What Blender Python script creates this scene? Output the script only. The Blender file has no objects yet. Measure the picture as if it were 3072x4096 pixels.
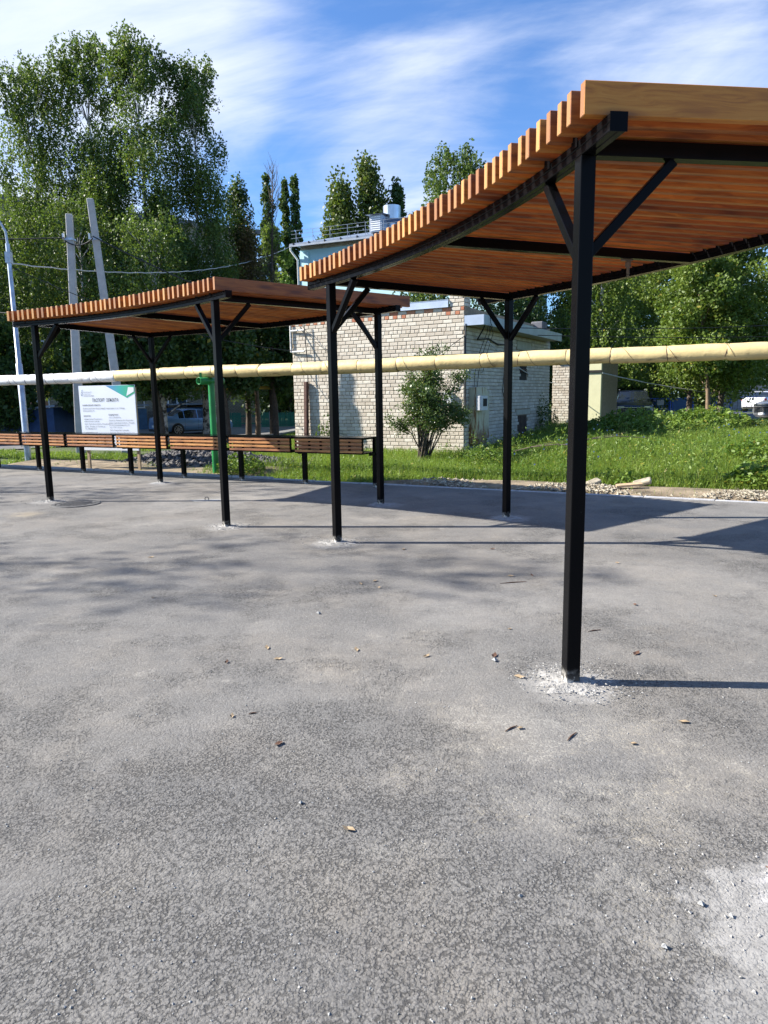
import bpy, bmesh, math, random
import numpy as np
from mathutils import Vector, Matrix
R=math.radians
random.seed(7)
scn=bpy.context.scene
col=scn.collection
# ------------------------------------------------------------------ camera
CAMZ=1.6
pitch,roll=0.16223,-0.01530
cp,sp,cr,sr=math.cos(pitch),math.sin(pitch),math.cos(roll),math.sin(roll)
fw=Vector((0,cp,-sp)); up=Vector((0,sp,cp)); rt=Vector((1,0,0))
r2=cr*rt+sr*up; u2=-sr*rt+cr*up
cd=bpy.data.cameras.new('camera'); cam=bpy.data.objects.new('camera',cd); col.objects.link(cam)
M=Matrix((( r2.x,u2.x,-fw.x,0),(r2.y,u2.y,-fw.y,0),(r2.z,u2.z,-fw.z,CAMZ),(0,0,0,1)))
cam.matrix_world=M
cd.sensor_fit='HORIZONTAL'; cd.sensor_width=36; cd.lens=36*2830/3072
cd.clip_start=.05; cd.clip_end=900
scn.camera=cam
scn.render.resolution_x=768; scn.render.resolution_y=1024
# ------------------------------------------------------------------ light
SUN_AZ=R(274.7); SUN_EL=R(34.5)
EXPOSURE=1.42
scn.view_settings.view_transform='Standard'; scn.view_settings.look='None'
scn.view_settings.gamma=1; scn.view_settings.exposure=EXPOSURE
scn.view_settings.use_curve_mapping=False
sl=bpy.data.lights.new('sun','SUN'); sl.energy=4.6; sl.angle=R(.53); sl.color=(1,.945,.86)
so=bpy.data.objects.new('sun',sl); col.objects.link(so)
sd=Vector((math.sin(SUN_AZ)*math.cos(SUN_EL),math.cos(SUN_AZ)*math.cos(SUN_EL),math.sin(SUN_EL)))
so.rotation_euler=sd.to_track_quat('Z','Y').to_euler(); so.location=(-20,0,20)
W=bpy.data.worlds.new('World'); scn.world=W; W.use_nodes=True
nt=W.node_tree; nt.nodes.clear()
class NT:
    """tiny node helper"""
    def __init__(s,tree): s.t=tree
    def n(s,typ,ins=None,**kw):
        nd=s.t.nodes.new(typ)
        for k,v in kw.items(): setattr(nd,k,v)
        if ins:
            for k,v in ins.items():
                sock=nd.inputs[k]
                if hasattr(v,'is_output'): s.t.links.new(v,sock)
                else: sock.default_value=v
        return nd
    def math(s,op,a,b=None,c=None,clamp=False):
        nd=s.t.nodes.new('ShaderNodeMath'); nd.operation=op; nd.use_clamp=clamp
        for i,v in enumerate((a,b,c)):
            if v is None: continue
            if hasattr(v,'is_output'): s.t.links.new(v,nd.inputs[i])
            else: nd.inputs[i].default_value=v
        return nd.outputs[0]
    def mix(s,f,a,b,blend='MIX'):
        nd=s.t.nodes.new('ShaderNodeMix'); nd.data_type='RGBA'; nd.blend_type=blend
        for sock,v in ((nd.inputs[0],f),(nd.inputs[6],a),(nd.inputs[7],b)):
            if hasattr(v,'is_output'): s.t.links.new(v,sock)
            else:
                if hasattr(v,'__len__') and len(v)==3: v=(*v,1)
                sock.default_value=v
        return nd.outputs[2]
    def ramp(s,f,stops,interp='LINEAR'):
        nd=s.t.nodes.new('ShaderNodeValToRGB'); nd.color_ramp.interpolation=interp
        e=nd.color_ramp.elements
        while len(e)<len(stops): e.new(.5)
        for i,(p,c) in enumerate(stops):
            e[i].position=p
            if not hasattr(c,'__len__'): c=(c,c,c)
            e[i].color=(*c[:3],1)
        s.t.links.new(f,nd.inputs[0]); return nd.outputs[0]
    def smooth(s,v,a,b):
        nd=s.t.nodes.new('ShaderNodeMapRange'); nd.interpolation_type='SMOOTHSTEP'
        s.t.links.new(v,nd.inputs[0]); nd.inputs[1].default_value=a; nd.inputs[2].default_value=b
        return nd.outputs[0]
    def noise(s,vec,scale,detail=4,rough=.55,dist=0):
        nd=s.n('ShaderNodeTexNoise',{'Scale':scale,'Detail':detail,'Roughness':rough,'Distortion':dist})
        if vec is not None: s.t.links.new(vec,nd.inputs['Vector'])
        return nd.outputs[0]
    def mapping(s,vec,loc=(0,0,0),rot=(0,0,0),sc=(1,1,1)):
        nd=s.n('ShaderNodeMapping',{'Location':loc,'Rotation':rot,'Scale':sc}); s.t.links.new(vec,nd.inputs['Vector']); return nd.outputs[0]
w=NT(nt)
sky=w.n('ShaderNodeTexSky',sky_type='NISHITA'); sky.sun_disc=False; sky.sun_elevation=SUN_EL; sky.sun_rotation=SUN_AZ
sky.altitude=150; sky.air_density=1.0; sky.dust_density=.6; sky.ozone_density=2.2
tc=w.n('ShaderNodeTexCoord'); sep=w.n('ShaderNodeSeparateXYZ'); nt.links.new(tc.outputs['Generated'],sep.inputs[0])
zz=w.math('ADD',w.math('MAXIMUM',sep.outputs[2],0.0),.16)
px=w.math('DIVIDE',sep.outputs[0],zz); py=w.math('DIVIDE',sep.outputs[1],zz)
cmb=w.n('ShaderNodeCombineXYZ',{0:px,1:py,2:0.0})
# thin cirrus: long wisps plus a broad veil
m1=w.mapping(cmb.outputs[0],loc=(1.3,.4,0),rot=(0,0,R(33)),sc=(.62,1.0,1))
n1=w.noise(m1,1.5,8,.60,.9)
m2=w.mapping(cmb.outputs[0],loc=(4.1,2.2,0),rot=(0,0,R(-20)),sc=(.8,.8,1))
n2=w.noise(m2,.75,6,.56,.6)
def blob(az,el,rad):
    az,el=R(az),R(el); d=w.n('ShaderNodeVectorMath',{0:tc.outputs['Generated'],1:(math.sin(az)*math.cos(el),math.cos(az)*math.cos(el),math.sin(el))},operation='DOT_PRODUCT').outputs['Value']
    return w.smooth(d,math.cos(R(rad)),math.cos(R(rad*.15)))
bank=w.math('ADD',w.math('MAXIMUM',blob(-26,25,22),blob(-52,20,30)),w.math('ADD',w.math('MULTIPLY',blob(3,15.5,11),.7),w.math('MULTIPLY',blob(21,18,11),.45)),clamp=True)
bank=w.math('ADD',bank,w.math('MULTIPLY',w.smooth(n2,.43,.62),.48),clamp=True)  # cloud cover raised all round, unseen sky too, to warm the fill light
n3=w.noise(w.mapping(cmb.outputs[0],rot=(0,0,R(12)),sc=(.5,1.6,1)),4.5,7,.62,.5)
f1=w.math('ADD',w.math('ADD',w.math('MULTIPLY',n1,.72),w.math('MULTIPLY',n3,.18)),w.math('MULTIPLY',w.math('SUBTRACT',bank,.45),.34))
cl=w.math('MULTIPLY',w.smooth(f1,.34,.74),w.smooth(sep.outputs[2],-.02,.10))
tint=w.mix(1.0,sky.outputs[0],(.60,.85,1.17),'MULTIPLY')
skycol=w.mix(w.math('MULTIPLY',cl,.93),tint,(5.1,5.5,6.35))
bg=w.n('ShaderNodeBackground',{'Color':skycol,'Strength':.075})
wo=w.n('ShaderNodeOutputWorld'); nt.links.new(bg.outputs[0],wo.inputs[0])
# ------------------------------------------------------------------ mesh helpers
class MB:
    def __init__(s): s.v=[];s.f=[];s.m=[];s.sm=[]
    def add(s,vs,fs,mi=0,smooth=False):
        o=len(s.v); s.v+= [tuple(p) for p in vs]; s.f+=[tuple(i+o for i in f) for f in fs]; s.m+=[mi]*len(fs); s.sm+=[smooth]*len(fs)
    def box(s,c,size,ax=None,mi=0):
        """box by centre, size; ax = three unit axes"""
        c=Vector(c); X,Y,Z=ax if ax else (Vector((1,0,0)),Vector((0,1,0)),Vector((0,0,1)))
        a,b,d=size[0]/2,size[1]/2,size[2]/2
        vs=[c+X*(sx*a)+Y*(sy*b)+Z*(sz*d) for sz in(-1,1) for sy in(-1,1) for sx in(-1,1)]
        s.add(vs,[(0,2,3,1),(4,5,7,6),(0,1,5,4),(2,6,7,3),(0,4,6,2),(1,3,7,5)],mi)
    def bar(s,p,q,w_,h_,upv=(0,0,1),mi=0):
        p=Vector(p);q=Vector(q);d=(q-p); L=d.length; d.normalize()
        upv=Vector(upv)
        if abs(d.dot(upv))>.99: upv=Vector((0,1,0))
        sdv=d.cross(upv).normalized(); u=sdv.cross(d).normalized()
        s.box((p+q)/2,(L,w_,h_),(d,sdv,u),mi)
    def tube(s,pts,rad,n=8,mi=0,cap=True,smooth=True):
        pts=[Vector(p) for p in pts]; rr=rad if hasattr(rad,'__len__') else [rad]*len(pts)
        vs=[];fs=[]; ref=None
        for i,p in enumerate(pts):
            d=(pts[min(i+1,len(pts)-1)]-pts[max(i-1,0)]).normalized()
            if ref is None: ref=Vector((0,0,1)) if abs(d.z)<.9 else Vector((1,0,0))
            a=d.cross(ref).normalized(); b=a.cross(d).normalized(); ref=b
            for k in range(n):
                t=2*math.pi*k/n; vs.append(p+(a*math.cos(t)+b*math.sin(t))*rr[i])
        for i in range(len(pts)-1):
            for k in range(n):
                k2=(k+1)%n; fs.append((i*n+k,i*n+k2,(i+1)*n+k2,(i+1)*n+k))
        s.add(vs,fs,mi,smooth)
        if cap:
            s.add([vs[k] for k in range(n)],[tuple(range(n))[::-1]],mi)
            s.add([vs[(len(pts)-1)*n+k] for k in range(n)],[tuple(range(n))],mi)
    def sweep(s,pts,prof,upv=(0,0,1),mi=0,cap=True):
        """sweep closed profile [(side,up)] along pts"""
        pts=[Vector(p) for p in pts]; vs=[];n=len(prof); U=Vector(upv)
        for i,p in enumerate(pts):
            d=(pts[min(i+1,len(pts)-1)]-pts[max(i-1,0)]).normalized(); a=d.cross(U).normalized()
            for x,y in prof: vs.append(p+a*x+U*y)
        fs=[(i*n+k,i*n+(k+1)%n,(i+1)*n+(k+1)%n,(i+1)*n+k) for i in range(len(pts)-1) for k in range(n)]
        if cap: fs+= [tuple(range(n))[::-1], tuple((len(pts)-1)*n+k for k in range(n))]
        s.add(vs,fs,mi)
    def build(s,name,mats,parent=None,loc=None):
        me=bpy.data.meshes.new(name); me.from_pydata(s.v,[],s.f)
        for m in (mats if isinstance(mats,(list,tuple)) else [mats]): me.materials.append(m)
        me.polygons.foreach_set('material_index',s.m); me.polygons.foreach_set('use_smooth',s.sm); me.update()
        return link(name,me,parent,loc)
def link(name,me,parent=None,loc=None):
    o=bpy.data.objects.new(name,me); col.objects.link(o)
    if parent is not None: o.parent=parent
    if loc is not None: o.location=loc
    return o
def recalc(o):
    bm=bmesh.new(); bm.from_mesh(o.data); bmesh.ops.recalc_face_normals(bm,faces=bm.faces); bm.to_mesh(o.data); bm.free(); return o
def tag(o,label,cat=None,group=None,kind=None):
    if label: o['label']=label
    if cat: o['category']=cat
    if group: o['group']=group
    if kind: o['kind']=kind
    return o
def thing(name,label,cat,loc=(0,0,0),rz=0,group=None):
    o=bpy.data.objects.new(name,None); o.empty_display_size=.2; col.objects.link(o)
    o.location=loc; o.rotation_euler=(0,0,rz); return tag(o,label,cat,group)
def structure(o): o['kind']='structure'; return o
def copy_tree(o,parent=None):
    c=o.copy(); col.objects.link(c)
    if parent is not None: c.parent=parent
    for ch in [x for x in o.children]: copy_tree(ch,c)
    return c
def bevel(o,wd,seg=1):
    m=o.modifiers.new('bevel','BEVEL'); m.width=wd; m.segments=seg; m.limit_method='ANGLE'; return o
def quads_mesh(name,V,mat,tri=False):
    """V (N,k,3) numpy -> mesh of N faces"""
    N,k=V.shape[:2]; me=bpy.data.meshes.new(name)
    me.vertices.add(N*k); me.vertices.foreach_set('co',V.reshape(-1).astype(np.float32))
    me.loops.add(N*k); me.loops.foreach_set('vertex_index',np.arange(N*k,dtype=np.int32))
    me.polygons.add(N); me.polygons.foreach_set('loop_start',np.arange(0,N*k,k,dtype=np.int32))
    try: me.polygons.foreach_set('loop_total',np.full(N,k,dtype=np.int32))
    except Exception: pass
    me.materials.append(mat); me.update(calc_edges=True); return me
# ------------------------------------------------------------------ materials
def newmat(name,rough=.7,base=None,metal=0,spec=.5):
    m=bpy.data.materials.new(name); m.use_nodes=True; t=NT(m.node_tree)
    b=m.node_tree.nodes['Principled BSDF']; b.inputs['Roughness'].default_value=rough; b.inputs['Metallic'].default_value=metal
    b.inputs['Specular IOR Level'].default_value=spec
    if base: b.inputs['Base Color'].default_value=(*base,1)
    return m,t,b
def simple(name,base,rough=.6,metal=0,var=.15,scale=6,bump=0,bscale=40,spec=.5):
    m,t,b=newmat(name,rough,base,metal,spec)
    c=t.n('ShaderNodeTexCoord').outputs['Object']
    n=t.noise(c,scale,5)
    lo=tuple(x*(1-var) for x in base); hi=tuple(min(1,x*(1+var)) for x in base)
    t.t.links.new(t.ramp(n,[(.3,lo),(.7,hi)]),b.inputs['Base Color'])
    if bump:
        n2=t.noise(c,bscale,5); bp=t.n('ShaderNodeBump',{'Strength':bump,'Distance':.01,'Height':n2}); t.t.links.new(bp.outputs[0],b.inputs['Normal'])
    return m
def wood_mat(name,c1,c2,c3,end=False,rough=.55):
    m,t,b=newmat(name,rough)
    tcn=t.n('ShaderNodeTexCoord'); oi=t.n('ShaderNodeObjectInfo')
    off=t.n('ShaderNodeVectorMath',{0:oi.outputs['Location'],1:(3.1,5.7,9.3)},operation='MULTIPLY')
    rnd=t.math('MULTIPLY',oi.outputs['Random'],37.0)
    ad=t.n('ShaderNodeCombineXYZ',{0:rnd,1:rnd,2:rnd})
    v=t.n('ShaderNodeVectorMath',{0:tcn.outputs['Object'],1:ad.outputs[0]},operation='ADD').outputs[0]
    if end:
        rings=t.n('ShaderNodeTexWave',{'Scale':26.0,'Distortion':2.5,'Detail':2.0},wave_type='RINGS',rings_direction='X')
        mv=t.mapping(tcn.outputs['Object'],loc=(0,.05,.02)); t.t.links.new(mv,rings.inputs[0]); g=rings.outputs[1]
        colr=t.mix(t.math('MULTIPLY',g,.45),c2,c1)
    else:
        warp=t.noise(t.mapping(v,sc=(1.2,5,5)),1.6,2)
        vw=t.n('ShaderNodeVectorMath',{0:t.mapping(v,sc=(.8,30,30)),1:t.n('ShaderNodeCombineXYZ',{0:0.0,1:t.math('MULTIPLY',warp,3.2),2:t.math('MULTIPLY',warp,4.5)}).outputs[0]},operation='ADD').outputs[0]
        g=t.noise(vw,1.5,6,.62)
        colr=t.ramp(g,[(.25,c3),(.48,c1),(.72,c2)])
        # knots
        vo=t.n('ShaderNodeTexVoronoi',{'Scale':1.0}); t.t.links.new(t.mapping(v,sc=(2.4,11,11)),vo.inputs['Vector'])
        k=t.smooth(vo.outputs['Distance'],.27,.12)
        colr=t.mix(t.math('MULTIPLY',k,.72),colr,(.10,.035,.012))
        kr=t.math('MULTIPLY',t.smooth(vo.outputs['Distance'],.42,.26),.4)
        colr=t.mix(kr,colr,c3)
    pv=t.math('ADD',t.math('MULTIPLY',oi.outputs['Random'],.62),.66)
    hs=t.n('ShaderNodeHueSaturation',{'Hue':t.math('ADD',t.math('MULTIPLY',oi.outputs['Random'],.016),.492),'Value':pv,'Color':colr})
    t.t.links.new(hs.outputs[0],b.inputs['Base Color'])
    bp=t.n('ShaderNodeBump',{'Strength':.25,'Distance':.003,'Height':g}); t.t.links.new(bp.outputs[0],b.inputs['Normal'])
    return m
MAT={}
MAT['plank']=wood_mat('stained_pine',(.33,.104,.014),(.47,.175,.028),(.14,.036,.005))
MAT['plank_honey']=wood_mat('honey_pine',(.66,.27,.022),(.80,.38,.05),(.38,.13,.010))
MAT['plank_end']=wood_mat('pine_end_grain',(.28,.11,.028),(.39,.185,.06),(.2,.08,.02),end=True,rough=.7)
MAT['slat']=wood_mat('stained_slat',(.37,.145,.042),(.54,.26,.085),(.20,.07,.022))
def black_steel(dust=True):
    m,t,b=newmat('black_enamel' if dust else 'black_bracket_enamel',.24,spec=.06)
    c=t.n('ShaderNodeTexCoord').outputs['Object']
    n=t.noise(c,9,6,.65); n2=t.noise(t.mapping(c,sc=(1,1,.25)),45,4,.7)
    sc=t.math('MULTIPLY',t.smooth(n,.66,.76),t.smooth(n2,.60,.70))
    col_=t.mix(sc,(.0045,.0045,.005),(.22,.21,.20))
    z=t.n('ShaderNodeSeparateXYZ',{0:c}).outputs[2]
    dusty=t.math('MULTIPLY',t.smooth(z,.10,.0),t.math('ADD',t.smooth(t.noise(c,30,4),.42,.6),.15))
    dusty=t.math('MULTIPLY',dusty,t.smooth(z,-.05,-.001))
    if dust: col_=t.mix(dusty,col_,(.5,.47,.42))
    t.t.links.new(col_,b.inputs['Base Color'])
    t.t.links.new(t.math('ADD',t.math('MULTIPLY',n,.30),.06),b.inputs['Roughness'])
    bp=t.n('ShaderNodeBump',{'Strength':.10,'Distance':.003,'Height':t.noise(c,14,2)}); t.t.links.new(bp.outputs[0],b.inputs['Normal'])
    return m
MAT['black']=black_steel(); MAT['blackclean']=black_steel(False)
MAT['galv']=simple('galvanised_steel',(.42,.45,.50),.42,.75,.25,7)
MAT['galvroof']=simple('galvanised_sheet',(.45,.49,.56),.38,.55,.12,3)
MAT['zinc']=simple('bright_zinc',(.62,.64,.66),.28,.95,.1,3)
MAT['concrete']=simple('concrete_pole',(.42,.41,.40),.85,0,.14,5,.4,30)
MAT['collar']=simple('white_concrete_crumbs',(.33,.318,.295),.95,0,.3,22,1,60)
MAT['collar2']=simple('grey_concrete_patch',(.30,.30,.29),.95,0,.25,12,.6,60)
MAT['green']=simple('green_paint',(.012,.20,.045),.35,0,.25,5)
MAT['stone']=simple('limestone',(.31,.27,.20),.95,0,.5,9,.6,60)
MAT['stone_dark']=simple('crushed_asphalt',(.085,.08,.078),.95,0,.6,5,.6,40)
MAT['soil']=simple('bare_soil',(.20,.155,.10),1,0,.6,3,1,25)
MAT['mortar']=simple('mortar',(.27,.215,.15),1,0,.25,12,.6,80)
MAT['iron']=simple('cast_iron',(.10,.098,.095),.7,.3,.3,18,.6,60)
MAT['rust']=simple('rusty_brown_channel',(.09,.04,.028),.8,0,.35,8,.4,30)
MAT['wire']=simple('black_cable',(.015,.015,.017),.6,0,.1,3)
MAT['wire_pale']=simple('pale_cable',(.45,.45,.44),.6,0,.3,20)
MAT['tyre']=simple('tyre_rubber',(.015,.015,.015),.85,0,.2,20)
MAT['rim']=simple('alloy',(.55,.56,.58),.3,.8,.05,5)
MAT['chrome']=simple('chrome',(.6,.6,.62),.15,1,.05,5)
MAT['darktrim']=simple('dark_trim',(.02,.02,.022),.6,0,.1,5)
MAT['redlamp']=simple('red_lamp',(.35,.02,.015),.2,0,.1,5)
MAT['white']=simple('white_paint',(.78,.79,.80),.45,0,.04,4)
MAT['whiteflat']=simple('white_board',(.80,.82,.86),.5,0,.02,2)
MAT['textdark']=simple('dark_print',(.06,.07,.08),.6,0,.0,4)
MAT['textgrey']=simple('grey_print',(.26,.28,.31),.6,0,.0,4)
MAT['pinewood']=simple('raw_timber',(.42,.30,.18),.8,0,.2,12)
MAT['bluepaint']=simple('blue_paint',(.015,.09,.42),.45,0,.15,8)
MAT['bluedark']=simple('blue_grey_paint',(.035,.10,.20),.5,0,.2,5)
MAT['greenfence']=simple('green_fence_paint',(.015,.14,.085),.6,0,.35,7)
MAT['gasyellow']=simple('yellow_gas_pipe',(.62,.42,.07),.5,0,.12,6)
MAT['slate']=simple('roof_sheet',(.20,.25,.33),.5,.3,.15,6)
MAT['dark']=simple('dark_opening',(.02,.018,.016),.9,0,.2,5)
MAT['boards']=simple('old_dark_boards',(.05,.032,.022),.9,0,.3,9,.4,30)
MAT['lintel']=simple('concrete_lintel',(.38,.37,.30),.9,0,.15,6,.3,30)
MAT['yellowplaster']=simple('pale_yellow_plaster',(.60,.58,.36),.85,0,.07,2,.15,20)
MAT['tar']=simple('tar_paper',(.12,.12,.13),.9,0,.2,4)
MAT['flower']=simple('chicory_petals',(.45,.52,.85),.6,0,.1,4)
MAT['dryleaf']=simple('dry_leaf',(.34,.25,.15),.8,0,.35,14)
MAT['dryleaf2']=simple('dark_dry_leaf',(.12,.06,.035),.8,0,.35,14)
MAT['deadwood']=simple('dead_branch',(.16,.12,.09),.95,0,.3,14)
MAT['bark']=simple('tree_bark',(.085,.066,.050),.95,0,.35,8,1,20)
MAT['barkwarm']=simple('warm_bark',(.20,.14,.09),.95,0,.35,8,1,20)
def glass(name,base=(.012,.016,.022)):
    m,t,b=newmat(name,.06,base); b.inputs['Coat Weight'].default_value=.3; return m
MAT['glass']=glass('car_glass'); MAT['winglass']=glass('window_glass',(.03,.04,.05))
def carpaint(name,base,metal=.5):
    m,t,b=newmat(name,.32,base,metal); b.inputs['Coat Weight'].default_value=.8; b.inputs['Coat Roughness'].default_value=.05
    return m
MAT['car_blue']=carpaint('blue_grey_car_paint',(.17,.30,.52),.25); MAT['car_navy']=carpaint('navy_car_paint',(.012,.018,.045))
MAT['car_white']=carpaint('white_car_paint',(.72,.74,.78),0); MAT['car_silver']=carpaint('silver_car_paint',(.38,.40,.42),.7)
def birch_bark():
    m,t,b=newmat('birch_bark',.8); c=t.n('ShaderNodeTexCoord').outputs['Object']
    n=t.noise(t.mapping(c,sc=(1,1,.9)),4.5,4,.6)
    t.t.links.new(t.ramp(n,[(.46,(.60,.58,.54)),(.56,(.06,.055,.05))]),b.inputs['Base Color']); return m
MAT['birch']=birch_bark()
def leaf_mat(name,dark,light,yellow=.05,trans=.28,rough=.5):
    m=bpy.data.materials.new(name); m.use_nodes=True; t=NT(m.node_tree); b=m.node_tree.nodes['Principled BSDF']
    geo=t.n('ShaderNodeNewGeometry'); rnd=geo.outputs['Random Per Island']
    c=t.n('ShaderNodeTexCoord').outputs['Object']; n=t.noise(c,.55,3,.5)
    f=t.math('ADD',t.math('MULTIPLY',rnd,.55),t.math('MULTIPLY',t.smooth(n,.35,.65),.45))
    colr=t.mix(f,dark,light)
    yy=t.smooth(rnd,1-yellow,1-yellow*.5)
    colr=t.mix(t.math('MULTIPLY',yy,.8),colr,(.30,.24,.03))
    t.t.links.new(colr,b.inputs['Base Color']); b.inputs['Roughness'].default_value=rough; b.inputs['Specular IOR Level'].default_value=.4
    tr=t.n('ShaderNodeBsdfTranslucent',{'Color':t.mix(.5,colr,(.16,.24,.02))})
    mx=t.n('ShaderNodeMixShader',{0:trans,1:b.outputs[0],2:tr.outputs[0]})
    t.t.links.new(mx.outputs[0],m.node_tree.nodes['Material Output'].inputs[0]); return m
MAT['birchleaf']=leaf_mat('birch_leaves',(.040,.085,.016),(.13,.19,.040),.03,.40)
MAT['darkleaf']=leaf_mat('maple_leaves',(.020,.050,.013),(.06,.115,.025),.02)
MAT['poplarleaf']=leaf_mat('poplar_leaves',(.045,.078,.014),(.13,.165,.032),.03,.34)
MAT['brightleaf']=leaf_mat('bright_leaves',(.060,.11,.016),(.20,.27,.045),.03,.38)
MAT['bushleaf']=leaf_mat('bush_leaves',(.040,.078,.020),(.12,.17,.045),.03,.25,.38)
MAT['weedleaf']=leaf_mat('weed_leaves',(.075,.155,.02),(.22,.31,.05),.07,.42)
MAT['grass']=leaf_mat('grass_blades',(.11,.20,.022),(.27,.37,.06),.10,.50)
MAT['brownleaf']=leaf_mat('withered_leaves',(.06,.040,.015),(.13,.085,.030),.03)
def brick_mat(name,a,bb,cc,joined=False):
    m,t,b=newmat(name,.9); c=t.n('ShaderNodeTexCoord').outputs['Object']
    rnd=t.n('ShaderNodeNewGeometry').outputs['Random Per Island'] if joined else t.n('ShaderNodeObjectInfo').outputs['Random']
    base=t.ramp(rnd,[(0,a),(.55,bb),(1,cc)])
    n=t.noise(t.n('ShaderNodeVectorMath',{0:c,1:t.n('ShaderNodeCombineXYZ',{0:t.math('MULTIPLY',rnd,50.0)}).outputs[0]},operation='ADD').outputs[0],9,6,.65)
    colr=t.mix(t.math('MULTIPLY',t.smooth(n,.52,.75),.35),base,tuple(x*.55 for x in a))
    t.t.links.new(colr,b.inputs['Base Color'])
    n2=t.noise(c,55,5,.7); bp=t.n('ShaderNodeBump',{'Strength':.6,'Distance':.006,'Height':n2}); t.t.links.new(bp.outputs[0],b.inputs['Normal'])
    return m
W1=((.44,.38,.30),(.52,.46,.375),(.59,.54,.45)); R1=((.36,.13,.07),(.42,.17,.09),(.46,.21,.12))
MAT['brick']=brick_mat('silicate_brick',*W1); MAT['brickj']=brick_mat('silicate_brick_joined',*W1,joined=True)
MAT['redbrick']=brick_mat('red_brick',*R1); MAT['redbrickj']=brick_mat('red_brick_joined',*R1,joined=True)
MAT['brickside']=brick_mat('weathered_brick',(.42,.38,.31),(.50,.46,.38),(.57,.53,.45),joined=True)  # slightly greyer brick tones for the side wall
# post positions (used by the dust on the asphalt)
POSTS=[(1.02,3.75),(-.55,7.67),(1.65,9.10),(-2.0,8.82),(-5.42,11.33),(-4.28,13.6),(.03,10.42)]
def asphalt():
    m,t,b=newmat('dusty_asphalt',.88,spec=.25)
    c=t.n('ShaderNodeTexCoord').outputs['Object']
    cw=t.n('ShaderNodeVectorMath',{0:c,1:t.n('ShaderNodeCombineXYZ',{0:t.math('MULTIPLY',t.noise(c,60,4,.7),.020),1:t.math('MULTIPLY',t.noise(t.mapping(c,loc=(3,3,0)),60,4,.7),.020)}).outputs[0]},operation='ADD').outputs[0]
    vo=t.n('ShaderNodeTexVoronoi',{'Scale':190.0,'Randomness':1.0},feature='F1'); t.t.links.new(cw,vo.inputs['Vector'])
    vb=t.n('ShaderNodeTexVoronoi',{'Scale':98.0,'Randomness':1.0},feature='F1'); t.t.links.new(cw,vb.inputs['Vector'])
    dist=lambda x,y: t.n('ShaderNodeVectorMath',{0:c,1:(x,y,0)},operation='DISTANCE').outputs['Value']
    big=t.noise(t.mapping(c,sc=(.55,1,1)),.42,6,.6); mid=t.noise(c,1.7,8,.70); fine=t.noise(c,16,6,.7); grain=t.noise(c,230,3,.7)
    rough=t.smooth(t.math('ADD',t.noise(t.mapping(c,loc=(7,3,0)),1.1,7,.66),t.math('MULTIPLY',t.smooth(dist(-.35,1.5),3.0,.5),.17)),.47,.62)
    dn=t.math('ADD',t.math('MULTIPLY',mid,.6),t.math('MULTIPLY',fine,.4))
    dreg=t.math('ADD',t.math('MULTIPLY',t.smooth(dist(.75,2.75),1.3,.2),.10),t.math('MULTIPLY',t.smooth(big,.42,.62),.06))
    dust=t.smooth(t.math('ADD',dn,dreg),.575,.70)
    # stones
    sh=t.n('ShaderNodeSeparateColor',{0:vb.outputs['Color']}).outputs[0]
    sh2=t.n('ShaderNodeSeparateColor',{0:vo.outputs['Color']}).outputs[0]
    stone=t.ramp(t.math('ADD',t.math('MULTIPLY',sh,.6),t.math('MULTIPLY',sh2,.4)),[(0.05,(.108,.105,.099)),(.55,(.152,.147,.139)),(.95,(.212,.205,.193))])
    haze_=t.math('ADD',t.math('MULTIPLY',t.smooth(big,.36,.66),.26),t.math('MULTIPLY',t.smooth(mid,.38,.66),.26))
    film=t.mix(t.smooth(t.noise(c,.9,3),.4,.6),(.30,.282,.252),(.31,.278,.232))
    stone=t.mix(haze_,stone,film)
    gd=t.math('ADD',vb.outputs['Distance'],t.math('MULTIPLY',t.math('SUBTRACT',grain,.5),.22))
    brk=t.smooth(t.math('ADD',t.noise(t.mapping(c,loc=(5,2,0)),40,5,.74),t.math('MULTIPLY',t.noise(c,6,4,.6),.35)),.62,.76)
    gap=t.math('MULTIPLY',t.smooth(gd,.40,.66),t.math('ADD',t.math('MULTIPLY',brk,.88),.12)); sgap=t.math('MULTIPLY',t.smooth(vo.outputs['Distance'],.45,.75),t.smooth(t.noise(c,26,4,.7),.42,.62))
    pitc=t.mix(t.math('MULTIPLY',rough,.85),stone,(.050,.048,.045))
    sand=t.mix(t.smooth(t.noise(c,2.3,3),.4,.6),(.37,.35,.305),(.36,.325,.26))
    gc=t.mix(dust,pitc,sand)
    colr=t.mix(t.math('MULTIPLY',gap,.78),stone,gc)
    colr=t.mix(t.math('MULTIPLY',sgap,.28),colr,gc)
    colr=t.mix(t.math('MULTIPLY',t.smooth(grain,.45,.70),.16),colr,(.06,.058,.056))
    # scattered pale scuffs
    sc_=t.smooth(t.noise(t.mapping(c,loc=(4,9,0)),4.1,8,.74),.60,.72)
    colr=t.mix(t.math('MULTIPLY',sc_,.45),colr,(.40,.38,.335))
    # crumbled cement round every post foot and the worn patch near the camera
    wob=t.math('MULTIPLY',t.math('SUBTRACT',t.noise(c,5.5,8,.72),.5),1.0)
    def spot(x,y,r,k,e0=1.0,e1=.55): return t.math('MULTIPLY',t.smooth(t.math('ADD',t.math('DIVIDE',dist(x,y),r),wob),e0,e1),k)
    base=None
    for x,y in POSTS:
        q=spot(x,y,.33,.62); base=q if base is None else t.math('MAXIMUM',base,q)
    for a_ in ((-2.9,10.8,1.0,.30),(-1.6,12.0,1.4,.25),(2.4,5.6,1.3,.22),(.75,5.3,.8,.22)): base=t.math('MAXIMUM',base,spot(*a_))
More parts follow.
